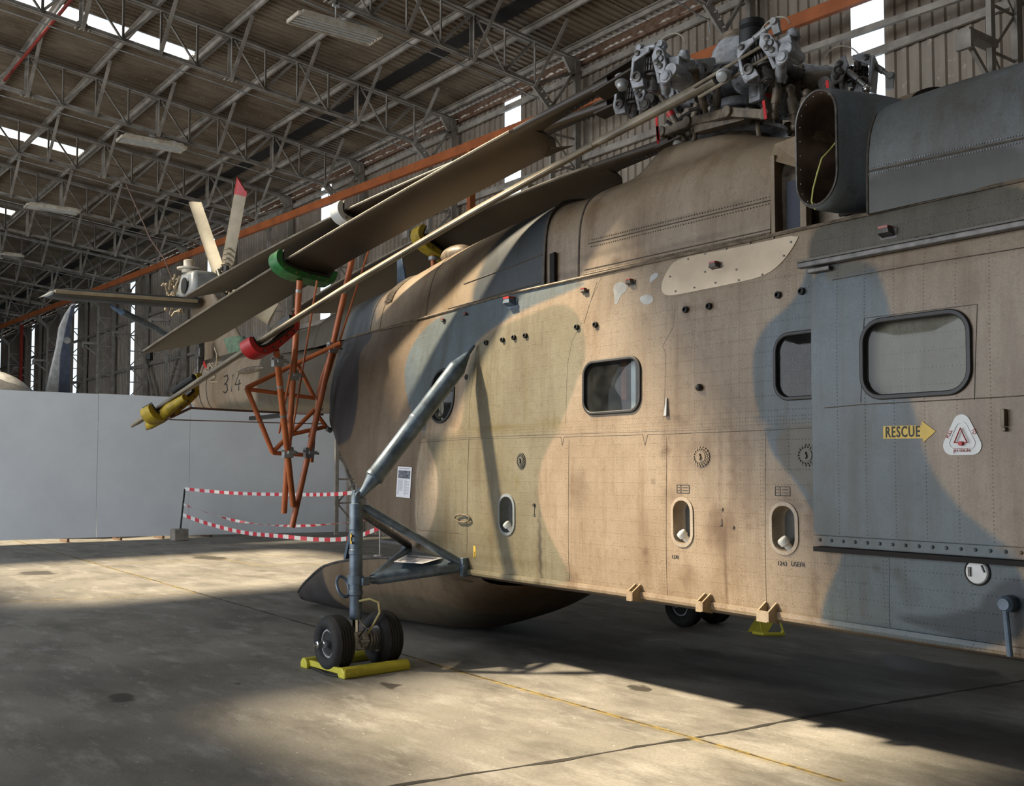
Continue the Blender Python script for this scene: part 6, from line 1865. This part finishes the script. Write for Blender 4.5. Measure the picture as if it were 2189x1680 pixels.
mb = MB().box(fx(703, 918), (.05, .07, .05)).cyl(fx(698, 915), fx(708, 922), .03, n=10).box(fx(713, 750) + V((.02, .0, 0)), (.04, .05, .04)).box(fx(678, 875) + V((0, .03, 0)), (.04, .08, .03))
part('frame_clamp', mb, M['alu'], fr, bevel=.004)
# steadying hook to the fuselage edge
def clamp(px, py, parent, X=XF, s=1.):
    c = fx(px, py, X); mb = MB().box(c, (.05 * s, .14 * s, .13 * s)).cyl(c - V((.06, 0, 0)), c + V((.10, .0, .02)), .018 * s, n=8).box(c + V((.05, .02, .0)), (.03, .12 * s, .05 * s)).cyl(c + V((.08, -.07, -.04)), c + V((.08, .08, .05)), .012, n=8)
    return part('tube_clamp', mb, M['gear_light'], parent, bevel=.005)
poles = [
    (1, 606, 'green', (607, 1096), (612, 970), [(610, 808), (611, 968)], 'orange pole with a green cradle holding the broad brown blade', (638, 592, 622, 940)),
    (0, 545, 'red', (627, 1081), (600, 968), [(560, 790), (600, 968)], 'orange pole with a red cradle holding the edge on blade', (574, 765, 597, 925)),
    (2, 735, 'white', (624, 1127), (648, 968), [(684, 748), (648, 968)], 'orange pole with a white cradle, leaning behind the broad blade', (755, 530, 660, 935))]
for k, px, col, bot, mid_, cl, lab, rod in poles:
    bX = XF - .02 if k != 0 else XF + .05
    bt = fx(*bot, X=bX)
    t = thing('blade_support_pole', lab, 'support pole', bt, 'orange poles that carry the folded blades')
    sp, body = cradle(t, k, px, col, .16)
    # aim the pole through its clamp point
    cp = fx(*cl[0], X=bX)
    top = sp
    otube('pole', [bt, top], .034, t)
    for f_ in (.60, .78, .95): part('pole_band', MB().cyl(bt.lerp(top, f_), bt.lerp(top, f_ + .012), .037, n=16), M['gear_light'], t)
    ro_t = sp + V((.10, .16, .0)); ro_b = fx(rod[2], rod[3], X=XF + .08)
    otube('adjusting_rod', [ro_b, ro_t], .012, t, n=8)
    for q in cl:
        pxx = q[0]
        z = fx(*q, X=bX).z; f_ = (z - bt.z) / (top.z - bt.z); c = bt.lerp(top, f_)
        mb = MB().box(c, (.07, .11, .12)).cyl(c + V((.02, -.08, .02)), c + V((.02, .12, -.01)), .014, n=8).box(c + V((.05, .03, 0)), (.03, .10, .04))
        part('tube_clamp', mb, M['gear_light'], t, bevel=.006)
# far side pole under the yellow cradle
t = thing('blade_support_pole', 'short visible orange pole with a yellow cradle behind the spine fairing', 'support pole', (-1.6, .75, 3.2), 'orange poles that carry the folded blades')
sp, body = cradle(t, 3, 905, 'yellow_old', .18)
otube('pole', [V((sp.x, sp.y + .04, 3.2)), sp], .032, t)
part('collar', MB().cyl(sp - V((0, 0, .06)), sp - V((0, 0, .02)), .06, n=16), M['gear_light'], t)
# yellow tip clamp of the nearest blade with its ropes
o1 = bpt(0, 318)
t = thing('blade_tip_cradle', 'worn yellow padded clamp on the tip of the nearest blade', 'cradle', o1)
B = BL[0]; s, c, n = B['s'], B['c'], B['n']; dn = n if n.z < 0 else -n
cradle(t, 0, 330, 'yellow_old', .16)
up_ = -s
rail_ = [bpt(0, x) + dn * (.10 if x < 345 else .07) + c * .02 for x in (305, 330, 355, 385)]
part('padded_rail', MB().tube([p for p in rail_], [.05, .07, .06, .04], 12), M['yellow_old'], t)
part('black_pad', MB().tube([bpt(0, x) - dn * .07 + c * .25 for x in (345, 365, 390)], .035, 8), M['black'], t)
part('yellow_flap', MB().tube([bpt(0, x) - dn * .05 + c * .42 for x in (358, 378)], .045, 8), M['yellow_old'], t)
def rope(pts, r, lab, mat='rope'):
    o = part('rope', MB().tube(pts, r, 6), M[mat]); return tag(o, lab, 'rope', 'ropes tying the blade tip to the tail')
q = at(408, 872, Y=-2.2)
k0 = bpt(0, 345) + dn * .16
rope([bpt(0, 300) + dn * .12, k0, q, at(392, 845, Y=-2.25), q, at(402, 848, Y=-2.2), q], .016, 'short braided rope loop hanging under the yellow tip clamp')
rope([q, at(500, 877, Y=-1.7), at(600, 882, Y=-1.1), at(690, 886, X=XF)], .014, 'braided red rope running just below the tail boom')
rope([at(363, 897, Y=-2.5), at(500, 901, Y=-2.0), at(600, 904, Y=-1.5), at(692, 906, X=XF)], .007, 'thin rope stretched lower across the pale partition')
# loose lashing on the boom end
mb = MB(); rnd = random.Random(5)
for i in range(7):
    a = at(455 + rnd.uniform(-8, 14), 750 + i * 9, Y=-.40); mb.tube([a, a + V((rnd.uniform(-.15, .15), -.04, rnd.uniform(-.08, .08))), a + V((rnd.uniform(-.12, .12), 0, -.10))], .014, 5)
o = part('lashing', mb, M['tailblade'], pyl)

# ============================================================ chocks
def chock(name, c, ang, lab, L=.62, span=.62):
    t = thing(name, lab, 'wheel chock', c, 'yellow wheel chocks')
    ca, sa = math.cos(ang), math.sin(ang); ux = V((ca, sa, 0)); uy = V((-sa, ca, 0)); uz = V((0, 0, 1)); c = V(c)
    for sg in (-1, 1):
        o = c + ux * (sg * span / 2)
        P = [o + uy * (-L / 2) + ux * a + uz * b for a, b in ((-.055, .0), (.055, .0), (.055, .05), (.02, .085), (-.03, .085), (-.055, .05))]
        P = [p + ux * 0 for p in P]
        part('chock_bar', MB().prism(P, uy * L), M['yellow'], t, smooth=0, bevel=.012)
    o = c + uy * (-L / 2 + .05)
    part('link_bar', MB().beam(o - ux * span / 2 + uz * .045, o + ux * span / 2 + uz * .045, .035, .05), M['yellow'], t, smooth=0, bevel=.006)
    part('end_plate', MB().box(c + ux * (span / 2 + .058) + uy * (-L / 2 + .09) + uz * .045, (.006, .17, .07), (ux, uy, uz)).cyl(c + ux * (span / 2 + .05) + uy * (-L / 2 + .05) + uz * .04, c + ux * (span / 2 + .07) + uy * (-L / 2 + .05) + uz * .04, .014, n=8).cyl(c + ux * (span / 2 + .05) + uy * (-L / 2 + .13) + uz * .04, c + ux * (span / 2 + .07) + uy * (-L / 2 + .13) + uz * .04, .014, n=8), M['yellow'], t, smooth=0)
    return t
chock('wheel_chock', (-.02, -2.12, 0), math.radians(4), 'yellow hinged chock around the near twin wheels', .66, .60)
g1 = at(1644, 1345, Z=0)
t = thing('wheel_chock', 'yellow folded chock seen under the belly beside the far wheel', 'wheel chock', g1, 'yellow wheel chocks')
mb = MB().prism([at(1598, 1350, Z=.0), at(1622, 1310, Z=.16) , at(1660, 1318, Z=.14), at(1640, 1352, Z=.0)], (0, .02, .01))
part('chock_plate', mb, M['yellow'], t, smooth=0)
part('chock_frame', MB().tube([at(1610, 1352, Z=.02), at(1632, 1355, Z=.02), at(1678, 1355, Z=.02), at(1672, 1350, Z=.05)], .018, 8).cyl(at(1630, 1354, Z=.02), at(1625, 1325, Z=.15), .012, n=8).cyl(at(1676, 1354, Z=.02), at(1668, 1330, Z=.13), .012, n=8), M['yellow'], t)
o = part('chock_rope', MB().tube([at(655, 1420, Z=.01), at(668, 1428, Z=.012), at(700, 1442, Z=.012), at(722, 1446, Z=.012)], .008, 6), M['black'])
tag(o, 'thin dark cord lying beside the near yellow chock', 'cord')
